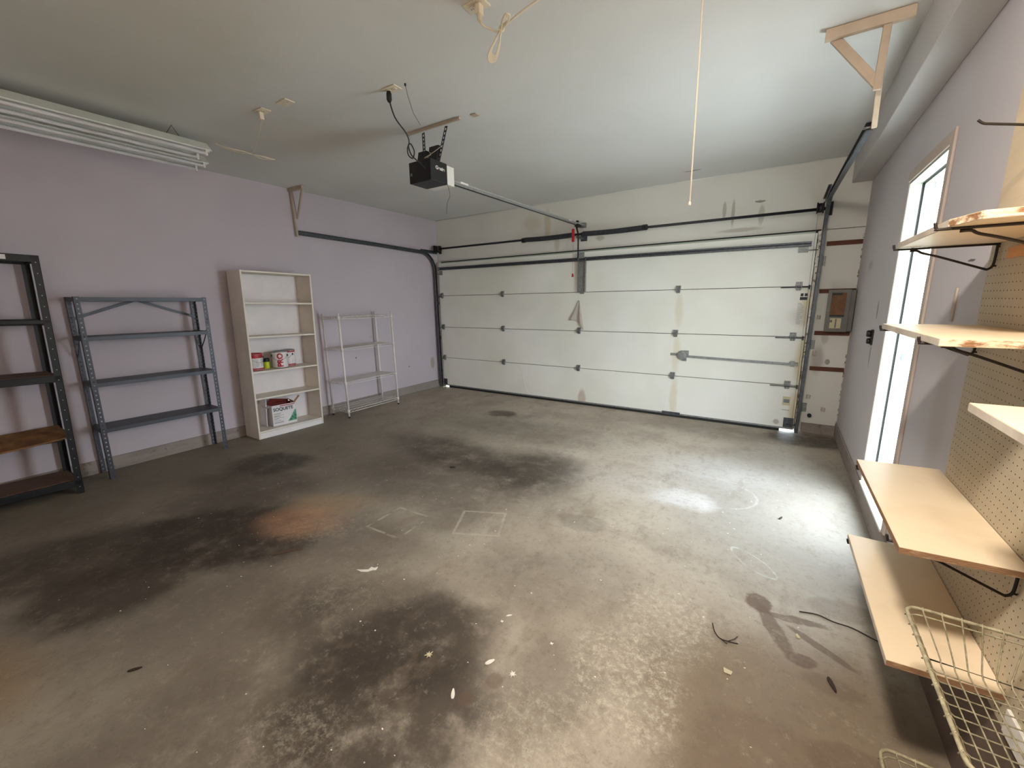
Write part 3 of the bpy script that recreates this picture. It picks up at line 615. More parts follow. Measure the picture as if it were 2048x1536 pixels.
# ------------------------------------------------------------------ ceiling outlets and cords
def outlet(label, cx, cy, sockets=True, rot=0, blank=False):
    t = thing('ceiling_outlet' if not blank else 'blank_cover_plate', label, 'outlet' if not blank else 'cover plate', (cx, cy, H), (0, 0, rot))
    obj('plate', B().box(-.058, .058, -.036, .036, -.007, 0).bevel(.003), M_IVORY, t)
    if not blank:
        for s in (-1, 1):
            o = obj('socket', B().lathe([(.016, -.010), (.016, 0)], (s*.022, 0, 0), 18), M_IVORY, t)
            obj('slots', B().box(s*.022-.006, s*.022-.004, -.006, .004, -.0108, -.0098).box(s*.022+.004, s*.022+.006, -.006, .004, -.0108, -.0098), M_BLKM, o)
    obj('screw', B().lathe([(.003, -.0085), (.003, 0)], (0 if not blank else .03, 0, 0), 8), M_STEEL, t)
    return t
outlet('ceiling outlet with the coiled white cord plugged in', 3.655, -3.61)
outlet('ceiling outlet with the black opener cord plugged in', 2.735, -3.315)
outlet('beige ceiling outlet with a white plug near the fluorescent fixtures', 1.735, -3.63)
outlet('blank beige cover plate on the ceiling between two outlets', 1.995, -3.605, blank=True)
rebase(tag(obj('ceiling_hook', B().cyl((2.852, -3.309, 2.835), (2.852, -3.309, 2.849), .006, 8).tube([(2.852, -3.309, 2.84), (2.86, -3.3, 2.78), (2.85, -3.25, 2.70), (2.862, -3.2, 2.64)], .0012, 4), M_BLKM), 'thin dark thread hanging from a small hole in the ceiling', 'thread'))
# opener power cord
oc = thing('power_cord', 'black power cord looping down from the ceiling to the opener', 'cord', (2.70, -3.32, 2.4))
def OC(bb, n, m): bmesh.ops.translate(bb.b, vec=(-2.70, 3.32, -2.4), verts=bb.b.verts[:]); return obj(n, bb, m, oc)
OC(B().lathe([(.010, 2.775), (.017, 2.79), (.017, 2.825), (.012, 2.838)], (2.705, -3.315, 0), 14), 'plug', M_BLK)
cp = [(2.705, -3.315, 2.785), (2.700, -3.27, 2.70), (2.69, -3.17, 2.64), (2.675, -3.13, 2.595)]
loop = [(2.655, -3.13, 2.56), (2.65, -3.12, 2.52), (2.67, -3.10, 2.50), (2.69, -3.10, 2.54), (2.68, -3.12, 2.585), (2.655, -3.12, 2.58), (2.655, -3.10, 2.53), (2.675, -3.08, 2.50)]
OC(B().tube(smooth_path(cp+loop+[(2.67, -3.02, 2.485), (2.64, -2.95, 2.475), (2.60, -2.92, 2.50), (2.55, -2.91, 2.53)], 6), .0045, 8), 'cable', M_BLK)
# white coiled extension cord
wc = thing('coiled_cord', 'white extension cord tied in a bundle under the ceiling', 'cord', (3.74, -3.56, 2.7))
def WC(bb, n, m): bmesh.ops.translate(bb.b, vec=(-3.74, 3.56, -2.7), verts=bb.b.verts[:]); return obj(n, bb, m, wc)
WC(B().box(3.665, 3.69, -3.635, -3.60, 2.795, 2.838).cyl((3.68, -3.62, 2.77), (3.68, -3.62, 2.80), .011, 10).bevel(.003), 'plug', M_IVORY)
WC(B().tube(smooth_path([(3.68, -3.62, 2.79), (3.685, -3.61, 2.76), (3.72, -3.56, 2.745), (3.75, -3.54, 2.74)], 6), .0045, 8), 'lead', M_IVORY)
b = B()
c0 = Vector((3.762, -3.562, 2.74)); dn0 = Vector((3.672, -3.520, 2.655))-c0; up0 = Vector((3.822, -3.606, 2.752))-c0
sd = Vector((.55, .75, 0)).normalized()
for k in range(6):
    g = .75+.09*k; o_ = Vector((0, 0, .0045*(k % 3-1)))
    up_ = up0*(.72+.11*(k % 4)); dn = dn0*(.80+.045*k)
    pts = [c0+o_, c0+up_*.5+sd*.014*g+o_, c0+up_*.95+sd*.014*g, c0+up_*1.08, c0+up_*.95-sd*.010*g, c0+up_*.5-sd*.008*g-o_, c0-o_-sd*.003, c0+dn*.4-sd*.012*g, c0+dn*.8-sd*.020*g, c0+dn*1.02-sd*.010*g, c0+dn*1.06+sd*.006, c0+dn*.95+sd*.018*g, c0+dn*.5+sd*.014*g]
    b.tube(smooth_path(pts, 5, True), .0034, 7, True)
b.tube(smooth_path([c0+sd*.012, c0+Vector((0, 0, .012)), c0-sd*.012, c0-Vector((0, 0, .012))], 5, True), .004, 7, True)
WC(b, 'coil', M_IVORY)
WC(B().tube(smooth_path([(3.775, -3.555, 2.75), (3.86, -3.56, 2.77), (4.0, -3.56, 2.80), (4.12, -3.60, 2.825), (4.3, -3.9, 2.838), (4.4, -4.3, 2.84)], 6), .0045, 8), 'tail', M_IVORY)
# small white bundle by the fixtures
sb = thing('tied_light_cord', 'small white lamp cord bundle hanging by the fluorescent fixtures', 'cord', (1.2, -3.5, 2.75))
def SB(bb, n, m): bmesh.ops.translate(bb.b, vec=(-1.2, 3.5, -2.75), verts=bb.b.verts[:]); return obj(n, bb, m, sb)
SB(B().box(1.715, 1.74, -3.65, -3.62, 2.79, 2.838).bevel(.004), 'plug', M_IVORY)
SB(B().tube(smooth_path([(1.73, -3.635, 2.80), (1.60, -3.60, 2.72), (1.38, -3.53, 2.69), (1.22, -3.48, 2.70)], 6), .002, 6), 'lead', M_IVORY)
b = B()
for k in range(4):
    a = .012*k
    b.tube(smooth_path([(1.20, -3.49, 2.71), (1.12-a, -3.56-a, 2.735), (1.06-a, -3.60, 2.75), (1.13, -3.55+a, 2.715), (1.22, -3.47, 2.70), (1.28+a, -3.42, 2.69-a*.5), (1.30, -3.37+a, 2.68), (1.25, -3.42, 2.675)], 5, True), .003, 6, True)
SB(b, 'coil', M_IVORY)
SB(B().tube(smooth_path([(1.18, -3.50, 2.72), (1.10, -3.58, 2.735), (1.04, -3.66, 2.765)], 6), .003, 6), 'tail', M_IVORY)
# pull cord
pc = thing('pull_cord', 'long thin white pull cord hanging from the ceiling', 'pull cord', (4.595, -3.3, 1.90))
obj('cord', B().tube([(-.003, 0, H-1.90), (0.0, 0, .55), (0, 0, .02)], .0034, 8), M_IVORY, pc)
obj('cord_tip', B().lathe([(.0034, .018), (.0065, .012), (.0065, .002), (.003, 0)], (0, 0, 0), 12), M_IVORY, pc)

# ------------------------------------------------------------------ fluorescent strip fixtures
def fixture(name, label, x0, x1, y1, ztop, two):
    t = thing(name, label, 'light fixture', ((x0+x1)/2, y1-1.2, ztop), group='fluorescent shop lights under the ceiling')
    h = (x1-x0)/2; L0 = -1.22; L1 = 1.2
    prof = [(-h, -.075), (-h+.004, -.072), (-.05, -.030), (.05, -.030), (h-.004, -.072), (h, -.075), (h, -.066), (.055, .0), (-.055, .0), (-h, -.066)]
    b = B(); b.prism([(x, L0, z) for x, z in prof], (0, L1-L0, 0)); obj('reflector', b, M_WHM, t)
    obj('ballast_cover', B().box(-.048, .048, L0, L1+.02, -.062, -.028).bevel(.004), M_WHM, t)
    for s in ((-1, 1) if two else (1,)):
        xx = s*h*.62
        obj('tube', B().cyl((xx, L0+.03, -.082), (xx, L1-.03, -.082), .0125, 14), M_WLAB, t)
        obj('lamp_holder', B().box(xx-.012, xx+.012, L1-.03, L1-.015, -.10, -.03).bevel(.002), M_WHP, t)
    for s in (-1, 1): obj('hanger', B().tube([(0, s*1.0-.05, 0), (0, s*1.0, H-ztop), (0, s*1.0+.05, 0)], .0022, 5), M_BRK, t)
    return t
fx = fixture('strip_light', 'white fluorescent strip fixture, the one farther from the wall', .80, 1.06, -3.70, 2.765, True)
fx2 = fixture('strip_light', 'white fluorescent strip fixture hanging nearest the long bare wall', .44, .70, -3.58, 2.765, True)

# ------------------------------------------------------------------ wooden rail hangers
hr = thing('track_hanger', 'triangular painted wood hanger at the electrical panel side track end', 'wood bracket', (5.3, -2.4, 2.3), group=None)
def HR(bb, n): bmesh.ops.translate(bb.b, vec=(-5.3, 2.4, -2.3), verts=bb.b.verts[:]); return obj(n, bb.bevel(.003), M_PAINTW, hr)
HR(B().beam((5.045, -2.43, 2.822), (5.395, -2.43, 2.822), .035, .05), 'top_board')
HR(B().beam((5.085, -2.40, 2.815), (5.292, -2.40, 2.545), .022, .042), 'brace')
HR(B().beam((5.296, -2.425, 2.835), (5.290, -2.40, 2.52), .022, .034, (1, 0, 0)), 'brace')
HR(B().beam((5.298, -2.385, 2.60), (5.322, -2.20, 2.40), .018, .026, (1, 0, 0)), 'lower_strap')
hl = thing('track_hanger', 'triangular painted wood hanger at the bare wall side track end', 'wood bracket', (-.05, -2.4, 2.3))
def HL(bb, n): bmesh.ops.translate(bb.b, vec=(.05, 2.4, -2.3), verts=bb.b.verts[:]); return obj(n, bb.bevel(.003), M_PAINTW2, hl)
HL(B().beam((-.10, -2.43, 2.828), (.165, -2.41, 2.828), .035, .036), 'top_board')
HL(B().beam((-.088, -2.42, 2.82), (-.078, -2.40, 2.30), .020, .036, (1, 0, 0)), 'upright')
HL(B().beam((-.055, -2.41, 2.81), (-.045, -2.39, 2.50), .010, .012, (1, 0, 0)), 'brace')
HL(B().beam((.135, -2.40, 2.815), (-.045, -2.39, 2.50), .018, .026), 'brace')

# ------------------------------------------------------------------ shelf units on the long wall
# cream bookcase
BKR = (-.0190, .003)
bk = thing('bookcase', 'tall cream laminate bookcase leaning slightly with paint cans inside', 'bookcase', (-.073, -3.280, .006), (BKR[0], BKR[1], 0))
bw, bd, bh, th = .780, .294, 1.847, .018
for y0 in (0, bw-th): obj('side_panel', B().box(0, bd, y0, y0+th, 0, bh).bevel(.0015), M_CREAM, bk)
obj('top_panel', B().box(0, bd, th, bw-th, bh-.020, bh-.002).bevel(.0015), M_CREAM, bk)
obj('back_panel', B().box(0, .005, th, bw-th, .07, bh-.02), M_CREAMB, bk)
for z in (1.513, 1.148, .765, .466, .088): obj('shelf', B().box(.005, bd-.003, th, bw-th, z-.018, z).bevel(.0015), M_CREAM, bk)
obj('kick_board', B().box(bd-.022, bd-.004, th, bw-th, 0, .068).bevel(.0015), M_CREAMB, bk)
bkM = Matrix.Translation((-.073, -3.280, .006)) @ Euler((BKR[0], BKR[1], 0)).to_matrix().to_4x4()
def onshelf(x, y, z): return bkM @ Vector((x, y, z))

def perforated(b, fixed, a0, a1, z0, z1, axis, t=.002, pitch=.038, hole=.010):
    """flange strip with real slots; axis 'y': strip spans y a0..a1 at x=fixed; axis 'x': spans x"""
    mid = (a0+a1)/2
    def bx(u0, u1, v0, v1):
        if axis == 'y': b.box(fixed, fixed+t, u0, u1, v0, v1)
        else: b.box(u0, u1, fixed, fixed+t, v0, v1)
    bx(a0, mid-hole/2, z0, z1); bx(mid+hole/2, a1, z0, z1)
    z = z0
    while z < z1-.005:
        bx(mid-hole/2, mid+hole/2, z, min(z1, z+pitch-.013)); z += pitch

# grey slotted-angle unit
gy = thing('metal_shelf_unit', 'grey-blue slotted steel shelf unit with four trays and angled top braces', 'shelf unit', (-.118+.022, -4.508, .004), (-.008, .004, 0))
gw, gdp, gh = .924, .285, 1.573; aw = .036
for (x, y, sx, sy) in ((gdp, 0, -1, 1), (gdp, gw, -1, -1), (0, 0, 1, 1), (0, gw, 1, -1)):
    b = B(); perforated(b, x-(.002 if sx < 0 else 0), *(sorted((y, y+sy*aw))), 0, gh, 'y'); perforated(b, y-(.002 if sy < 0 else 0), *(sorted((x, x+sx*aw))), 0, gh, 'x')
    obj('post', b, M_GREY, gy)
def tray(x0, x1, y0, y1, z, lip, m, parent, t=.0015):
    b = B(); b.box(x0, x1, y0, y1, z-t, z); b.box(x0, x0+t, y0, y1, z-lip, z); b.box(x1-t, x1, y0, y1, z-lip, z); b.box(x0, x1, y0, y0+t, z-lip, z); b.box(x0, x1, y1-t, y1, z-lip, z)
    b.box(x0, x0+.012, y0, y1, z-lip, z-lip+t); b.box(x1-.012, x1, y0, y1, z-lip, z-lip+t)
    return obj('shelf', b, m, parent)
for z in (1.568, 1.245, .852, .452): tray(.003, gdp-.003, .003, gw-.003, z, .034, M_GREY, gy)
for y0, y1 in ((gw*.49, .02), (gw*.51, gw-.02)): obj('back_brace', B().beam((.006, y0, 1.545), (.006, y1, 1.385), .004, .022, (0, 0, 1)), M_GREY, gy)
for y in (.004, gw-.004):
    obj('side_brace', B().sweep(smooth_path([(gdp-.01, y, 1.50), (gdp-.04, y, 1.35), (gdp-.12, y, 1.20), (.02, y, 1.06)], 5), [(-.001, -.009), (.001, -.009), (.001, .009), (-.001, .009)], (0, 1, 0)), M_GREY, gy)
b = B()
for z in (1.555, 1.23, .838, .438):
    for y in (.018, gw-.018): b.cyl((gdp, y, z), (gdp+.005, y, z), .006, 6)
obj('bolts', b, M_STEEL, gy, kind='stuff')

# white wire rack
wr = thing('wire_shelf_rack', 'white coated wire rack with four open shelves beside the bookcase', 'wire rack', (-.005, -2.206, .003), (.006, -.014, -.001))
ww, wd, wh = .837, .345, 1.362
for (x, y) in ((0, 0), (wd, 0), (0, ww), (wd, ww)):
    pst = obj('post', B().cyl((x, y, .02), (x, y, wh), .0125, 14), M_WIRE, wr)
    obj('foot', B().lathe([(.009, 0), (.013, .004), (.013, .022), (.009, .026)], (x, y, 0), 12), M_BLKM, pst)
for z in (1.318, .918, .478, .106):
    b = B(); y0, y1, x0, x1 = .0, ww, .0, wd
    for zz in (z, z-.032):
        for x in (x0, x1): b.tube([(x, y0, zz), (x, y1, zz)], .0036, 6)
        for y in (y0, y1): b.tube([(x0, y, zz), (x1, y, zz)], .0028, 6)
    for x in (x0, x1):
        n = 28; b.tube([(x, y0+(y1-y0)*i/n, z if i % 2 else z-.032) for i in range(n+1)], .0026, 4)
    for y in (y0, y1):
        n = 12; b.tube([(x0+(x1-x0)*i/n, y, z if i % 2 else z-.032) for i in range(n+1)], .0026, 4)
    n = 33
    for i in range(1, n): y = y0+(y1-y0)*i/n; b.tube([(x0, y, z+.003), (x1, y, z+.003)], .0022, 4)
    for x in (x0+wd*.33, x0+wd*.67): b.tube([(x, y0, z-.001), (x, y1, z-.001)], .0028, 6)
    obj('wire_shelf', b, M_WIRE, wr)
    for (x, y) in ((0, 0), (wd, 0), (0, ww), (wd, ww)): obj('collar', B().cyl((x, y, z-.038), (x, y, z+.006), .0165, 12), M_WIRE, wr)

# black steel rack
bl = thing('black_storage_rack', 'black steel rack with brown particle board shelves, one sagging', 'storage rack', (-.055, -4.70, .002), (-.024, .008, 0))
kd, kw, kh = .385, 1.12, 1.87; pw = .042
for (x, y, sx, sy) in ((kd, 0, -1, -1), (0, 0, 1, -1), (kd, -kw, -1, 1), (0, -kw, 1, 1)):
    b = B(); b.box(*sorted((x, x+sx*.003)), *sorted((y, y+sy*pw)), 0, kh); b.box(*sorted((x, x+sx*pw)), *sorted((y, y+sy*.003)), 0, kh)
    pst = obj('post', b, M_RACKB, bl)
    b = B()
    for i in range(int(kh/.08)): b.cyl((x+(.0008 if sx < 0 else -.0008), y+sy*.021, .06+i*.08), (x-sx*.001, y+sy*.021, .06+i*.08), .004, 8)
    obj('slot', b, M_STEEL, pst, kind='stuff')
def rackbeam(z, x, h=.052, y1=-.004, y0=None, dz=0):
    y0 = -kw+.004 if y0 is None else y0
    obj('beam', B().beam((x, y0, z-h/2+dz), (x, y1, z-h/2), .028 if x > .1 else .02, h).bevel(.003), M_RACKB, bl)
for z in (kh, 1.40, .975, .115): rackbeam(z, kd-.014, .052 if z != 1.40 else .030)
for z in (kh, 1.40, .975, .115): rackbeam(z, .014, .05)
rackbeam(.395, .014, .022, dz=.02)
for z in (kh, 1.40, .975, .50, .115):
    for y in (-.012, -kw+.012): obj('end_beam', B().box(.02, kd-.02, y-.008, y+.008, z-.045, z-.008), M_RACKB, bl)
for z in (.978, .118, kh-.002): obj('board', B().box(.014, kd-.026, -kw+.02, -.02, z-.012, z).bevel(.001), M_CHIP if z < 1.8 else M_RACKB, bl)
b = B(); n = 10; rows = []
for i in range(n+1):
    u = i/n; y = -.02-(kw-.04)*u; sag = -.035*math.sin(u*PI)-.0; rows.append([(.016, y, .520+sag*.4), (kd-.012, y, .482+sag)])
top = [[b.b.verts.new(q) for q in r] for r in rows]; bot = [[b.b.verts.new((q[0], q[1], q[2]-.012)) for q in r] for r in rows]
for i in range(n):
    b.b.faces.new((top[i][0], top[i][1], top[i+1][1], top[i+1][0])); b.b.faces.new((bot[i][0], bot[i+1][0], bot[i+1][1], bot[i][1]))
    b.b.faces.new((top[i][1], bot[i][1], bot[i+1][1], top[i+1][1])); b.b.faces.new((top[i][0], top[i+1][0], bot[i+1][0], bot[i][0]))
b.b.faces.new((top[0][0], bot[0][0], bot[0][1], top[0][1])); b.b.faces.new((top[n][0], top[n][1], bot[n][1], bot[n][0]))
obj('board', b, M_CHIPO, bl, label='sagging bare orange-brown particle board')
obj('sticker', B().box(kd+.0003, kd+.0012, -.22, -.16, kh-.04, kh-.008), M_WLAB, bl)

# ------------------------------------------------------------------ things in the bookcase
TILT = Euler((BKR[0], BKR[1], 0))
def can(name, label, x, y, r, h, rz=0, lidm=M_TIN, band=M_REDL, pro=False, body=M_WLAB):
    t = thing(name, label, 'paint can', onshelf(x, y, .7655), (BKR[0], BKR[1], rz))
    obj('body', B().lathe([(r-.001, .004), (r, .010), (r, h-.014), (r-.001, h-.010)], seg=36), body, t)
    obj('base_rim', B().lathe([(r-.001, 0), (r+.002, .001), (r+.002, .007), (r-.001, .009)], seg=36), band if band is not None else M_TIN, t)
    obj('lid', B().lathe([(r-.002, h-.012), (r+.002, h-.010), (r+.002, h-.002), (r-.004, h), (r-.010, h), (r-.013, h-.005), (.002, h-.005)], seg=36), lidm, t)
    if band is not None and not pro: obj('band', B().lathe([(r+.0004, .012), (r+.0006, .013), (r+.0006, .026), (r+.0004, .027)], seg=36), band, t); obj('top_band', B().lathe([(r+.0004, h-.052), (r+.0006, h-.05), (r+.0006, h-.014), (r+.0004, h-.013)], seg=36), band, t)
    # bail handle hanging down the side
    a = [(r+.004)*math.cos(q) for q in (0,)]
    pts = [((r+.005)*math.cos(q), (r+.005)*math.sin(q), h*.72-.05*math.sin((q+1.2)/2.4*PI)) for q in [(-1.2+2.4*i/14) for i in range(15)]]
    obj('bail_handle', B().tube(pts, .0018, 6), M_STEEL, t)
    e = B()
    for q in (-1.2, 1.2): e.lathe([(.013, -.004), (.013, .004)], ((r)*math.cos(q), (r)*math.sin(q), h*.74), 14, 'x')
    obj('handle_ear', e, M_BLKM, t)
    return t
c1 = can('paint_can', 'dented paint can with red lid and white label on the middle shelf', .150, .115, .078, .190, .2, lidm=M_REDL)
b = B()
for i in range(7): 
    for k in (-1, 1): b.box(.0785, .0792, k*.026-.018, k*.026+.018-random.uniform(0, .012), .052+i*.012, .055+i*.012)
obj('label_print', b, M_INKG, c1)
c2 = can('paint_can', 'white paint can with large red vertical lettering', .165, .385, .082, .195, -.55, lidm=M_TIN, band=None, pro=True)
# lettering wrapped on the can, reading upward
def wrap_text(s, size, r, parent, m, z, ang=0, sx=1.0, bold=0.004):
    cu = bpy.data.curves.new('lettering', 'FONT'); cu.body = s; cu.size = size; cu.offset = bold; cu.align_x = 'CENTER'; cu.align_y = 'CENTER'; cu.extrude = 0; cu.resolution_u = 6
    t = bpy.data.objects.new('tmp_text', cu); COL.objects.link(t); dg = bpy.context.evaluated_depsgraph_get(); dg.update()
    me = bpy.data.meshes.new_from_object(t.evaluated_get(dg)); bpy.data.objects.remove(t); bpy.data.curves.remove(cu)
    bm = bmesh.new(); bm.from_mesh(me); bmesh.ops.triangulate(bm, faces=bm.faces[:])
    for _ in range(2): bmesh.ops.subdivide_edges(bm, edges=[e for e in bm.edges if e.calc_length() > .010], cuts=1, use_grid_fill=False); bmesh.ops.triangulate(bm, faces=bm.faces[:])
    for v in bm.verts:
        x, y = v.co.x*sx, v.co.y   # reading direction x -> up; letter up y -> around (towards -angle)
        q = ang - y/r
        v.co = Vector(((r+.0012)*math.cos(q), (r+.0012)*math.sin(q), z+x))
    bm.to_mesh(me); bm.free(); me.materials.clear(); me.materials.append(m); me.name = 'lettering'
    o = bpy.data.objects.new('lettering', me); COL.objects.link(o); o.parent = parent; return o
def flip_text(o):  # mirror so that the letters read correctly from outside
    pass
wrap_text('PRO', .080, .082, c2, M_RED, .095, ang=.12, sx=1.02)
c3 = can('paint_can', 'red and white paint can half hidden behind the lettered one', .085, .532, .070, .195, -1.1, lidm=M_TIN)
obj('dark_panel', B().lathe([(.0728, .03), (.0732, .031), (.0732, .165), (.0728, .166)], seg=36), M_WLAB, c3)
yl = thing('small_tin', 'small black and yellow-green tin between the paint cans', 'tin', onshelf(.110, .255, .7655), (BKR[0], BKR[1], 0))
obj('body', B().lathe([(.030, 0), (.032, .003), (.032, .075), (.030, .078)], seg=24), M_YEL, yl)
obj('cap', B().lathe([(.032, .078), (.033, .080), (.033, .108), (.026, .118), (.020, .12)], seg=24), M_BLKM, yl)

# box with lettering
bx = thing('open_carton', 'open white carton lettered SOQUETE with a red-brown inside', 'box', onshelf(.150, .350, .0885), (BKR[0], BKR[1], -.03))
BW, BD, BH = .285, .13, .245; t_ = .004
b = B(); b.box(BD/2-t_, BD/2, -BW/2, BW/2, 0, BH); b.box(-BD/2, -BD/2+t_, -BW/2, BW/2, 0, BH); b.box(-BD/2, BD/2, -BW/2, -BW/2+t_, 0, BH); b.box(-BD/2, BD/2, BW/2-t_, BW/2, 0, BH); b.box(-BD/2, BD/2, -BW/2, BW/2, 0, t_)
obj('carton_body', b, M_WLAB, bx)
b = B(); b.box(BD/2-t_-.001, BD/2-t_, -BW/2+t_, BW/2-t_, .01, BH); b.box(-BD/2+t_, -BD/2+t_+.001, -BW/2+t_, BW/2-t_, .01, BH); b.box(-BD/2+t_, BD/2-t_, -BW/2+t_, BW/2-t_, .12, .125)
obj('lining', b, M_BOXIN, bx)
obj('flap', B().prism([(-BD/2, -BW/2+.01, BH), (-BD/2, BW/2-.03, BH), (-BD/2+.045, BW/2-.05, BH+.04), (-BD/2+.045, -BW/2+.03, BH+.075)], (.004, 0, 0)), M_BOXIN, bx)
obj('flap', B().prism([(-BD/2+.004, BW/2, BH), (BD/2-.004, BW/2, BH), (BD/2-.03, BW/2-.04, BH+.010), (-BD/2+.02, BW/2-.05, BH+.05)], (0, .003, 0)), M_BOXIN, bx)
obj('flap', B().prism([(-BD/2, -BW/2, BH), (BD/2, -BW/2, BH), (BD/2-.01, -BW/2-.045, BH-.02), (-BD/2, -BW/2-.05, BH-.01)], (0, .003, 0)), M_WLAB, bx)
fr = BD/2+.0008
MT = lambda y, z: Matrix.Translation((fr, y, z)) @ Matrix.Rotation(PI/2, 4, 'Z') @ Matrix.Rotation(PI/2, 4, 'X')
text('lettering', 'SOQUETE', .052, MT(-.012, .192), M_INK, bx, bold=.0014, sx=1.0)
b = B(); b.box(fr-.0003, fr+.0004, -.05, BW/2-.02, .226, .236); obj('red_stripe', b, M_REDL, bx)
b = B()
for i, z in enumerate((.145, .136, .120, .112, .104, .088, .078, .060, .040, .032)): b.box(fr-.0003, fr+.0003, -.125, -.125+random.uniform(.05, .12), z, z+.004)
obj('small_print', b, M_INKG, bx)
b = B(); b.prism([(fr-.0002, .03, .03), (fr-.0002, BW/2-.008, .03), (fr-.0002, BW/2-.008, .165), (fr-.0002, BW/2-.03, .15), (fr-.0002, .07, .08)], (.0005, 0, 0)); obj('leaf_print', b, M_GRN, bx)
sk = rebase(tag(obj('stirring_stick', B().beam(onshelf(.165, .33, .10+.05), onshelf(.240, .525, .415), .022, .005, (1, 0, 0)).bevel(.001), M_STICK), 'flat wooden stirring stick poking out of the open carton', 'stick'))
pn = rebase(tag(obj('loose_panel', B().beam(onshelf(.07, .168, .092), onshelf(.07, .185, .440), .16, .010, (0, 1, 0)).bevel(.002), M_WLAB), 'pale flat panel standing on end beside the open carton', 'panel'))

# ------------------------------------------------------------------ electrical side of the back wall
ep = thing('electrical_panel', 'grey electrical breaker panel with a brown card in its door', 'breaker panel', (5.485, .1, 1.35))
def E(bb, n, m, lab=None, par=None): bmesh.ops.translate(bb.b, vec=(-5.485, -.1, -1.35), verts=bb.b.verts[:]); return obj(n, bb, m, par or ep, lab)
E(B().box(5.385, 5.600, .002, .10, 1.135, 1.550).bevel(.003), 'cabinet', M_PANELG)
dr = E(B().box(5.374, 5.562, -.006, .002, 1.128, 1.556).bevel(.003), 'cover', M_PANELG)
E(B().box(5.405, 5.525, -.0085, -.006, 1.285, 1.525).bevel(.001), 'card', M_CARD, par=dr)
E(B().box(5.408, 5.490, -.0095, -.0085, 1.500, 1.522).box(5.405, 5.525, -.0095, -.0085, 1.283, 1.300), 'dark_slot', M_BLKM, par=dr)
E(B().box(5.415, 5.508, -.0085, -.006, 1.165, 1.268).bevel(.001), 'label', M_PAPER, par=dr)
E(B().box(5.458, 5.470, -.0095, -.0085, 1.17, 1.262).box(5.415, 5.435, -.0095, -.0085, 1.225, 1.25), 'label_print', M_PANELG, par=dr)
E(B().lathe([(.006, -.012), (.006, -.005)], (5.386, 0, 1.345), 10, 'y'), 'latch', M_STEEL, par=dr)
for i, (z, x0, x1, lab) in enumerate(((2.024, 5.311, 5.602, 'dark brown wood strip highest beside the garage door'), (1.547, 5.300, 5.602, 'dark brown wood strip just above the breaker panel'), (1.108, 5.305, 5.602, 'dark brown wood strip just under the breaker panel'), (.724, 5.303, 5.600, 'dark brown wood strip lowest beside the garage door'))):
    rebase(tag(obj('wood_strip', B().box(x0, x1, .088, .104, z-.024, z+.020).bevel(.002), M_BROWN), lab, 'wood strip', 'brown strips across the narrow back wall'))
rebase(tag(obj('pipe_stub', B().lathe([(.012, -.03), (.020, -.03), (.020, 0), (.012, .0)], (5.355, .10, .195), 14, 'y').cyl((5.355, .08, .195), (5.355, .098, .195), .012, 10), M_BLKM), 'short dark pipe stub low on the wall by the track', 'pipe'))
for (x, z, r, lab) in ((5.325, .40, .02, 'curl of peeled white paint low beside the track'), (5.33, .88, .022, 'curl of peeled paint between two brown strips'), (5.325, 1.27, .018, 'curl of peeled paint level with the breaker panel'), (5.47, .27, .02, 'flake of lifted paint above the low curb')):
    b = B(); n = 8; A = []
    for i in range(n+1):
        u = i/n; A.append([b.b.verts.new((x-r+2*r*u, .098-.014*math.sin(u*PI)-random.uniform(0, .003), z+random.uniform(-.006, .006)+k*r*1.7)) for k in (-.5, .1, .8)])
    for P_, Q_ in zip(A, A[1:]):
        for k in range(2): b.b.faces.new((P_[k], P_[k+1], Q_[k+1], Q_[k]))
    bmesh.ops.solidify(b.b, geom=b.b.faces[:], thickness=.0012)
    rebase(tag(obj('paint_curl', b, M_LITW), lab, 'paint flake', 'peeling paint on the back wall'))

# side wall fittings
sw = thing('door_control', 'black wall control on the wall before the side doorway', 'wall control', (XR, -1.165, 1.17))
obj('plate', B().box(-.012, 0, -.030, .030, -.06, .06).bevel(.004), M_BLK, sw)
obj('button', B().lathe([(.022, -.040), (.026, -.030), (.026, -.010)], (0, 0, .028), 16, 'x').lathe([(.018, -.034), (.022, -.026), (.022, -.010)], (0, .004, -.03), 16, 'x'), M_BLK, sw)
cr = rebase(tag(obj('wall_card_slot', B().box(XR-.008, XR, -2.905, -2.880, 1.375, 1.515).bevel(.003), M_CASE), 'narrow beige strip fixed upright on the wall past the doorway', 'strip'))

# ------------------------------------------------------------------ pegboard wall
PX = 5.590
pb = thing('pegboard', 'beige perforated pegboard sheet holding the shelf boards', 'pegboard', (PX, -4.8, .36))
obj('sheet', B().box(-.004, .016, -1.6, 1.57, 0, 1.30).bevel(.001), M_PEG, pb)
b = B(); pit = .0254; zz = .02
while zz < 1.29:
    yy = 1.55
    while yy > .15:
        vs = [b.b.verts.new((-.0045, yy+0.0026*math.cos(q), zz+.0026*math.sin(q))) for q in [PI/3*i for i in range(6)]]; b.b.faces.new(vs)
        yy -= pit
    zz += pit
ho = obj('peg_hole', b, M_HOLE, pb, kind='stuff')
rebase(tag(obj('plywood_panel', B().box(PX+.002, XR, -6.4, -3.19, 1.66, 2.45).bevel(.001), M_PLY), 'smooth beige plywood panel above the pegboard', 'panel'))
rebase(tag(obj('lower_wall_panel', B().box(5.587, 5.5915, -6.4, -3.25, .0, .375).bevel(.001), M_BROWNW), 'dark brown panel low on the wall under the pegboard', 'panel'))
rebase(tag(obj('white_strip', B().box(5.576, 5.586, -4.9, -3.985, .372, .440).bevel(.002), M_LITW), 'white painted strip at the pegboard bottom beside the basket', 'strip'))
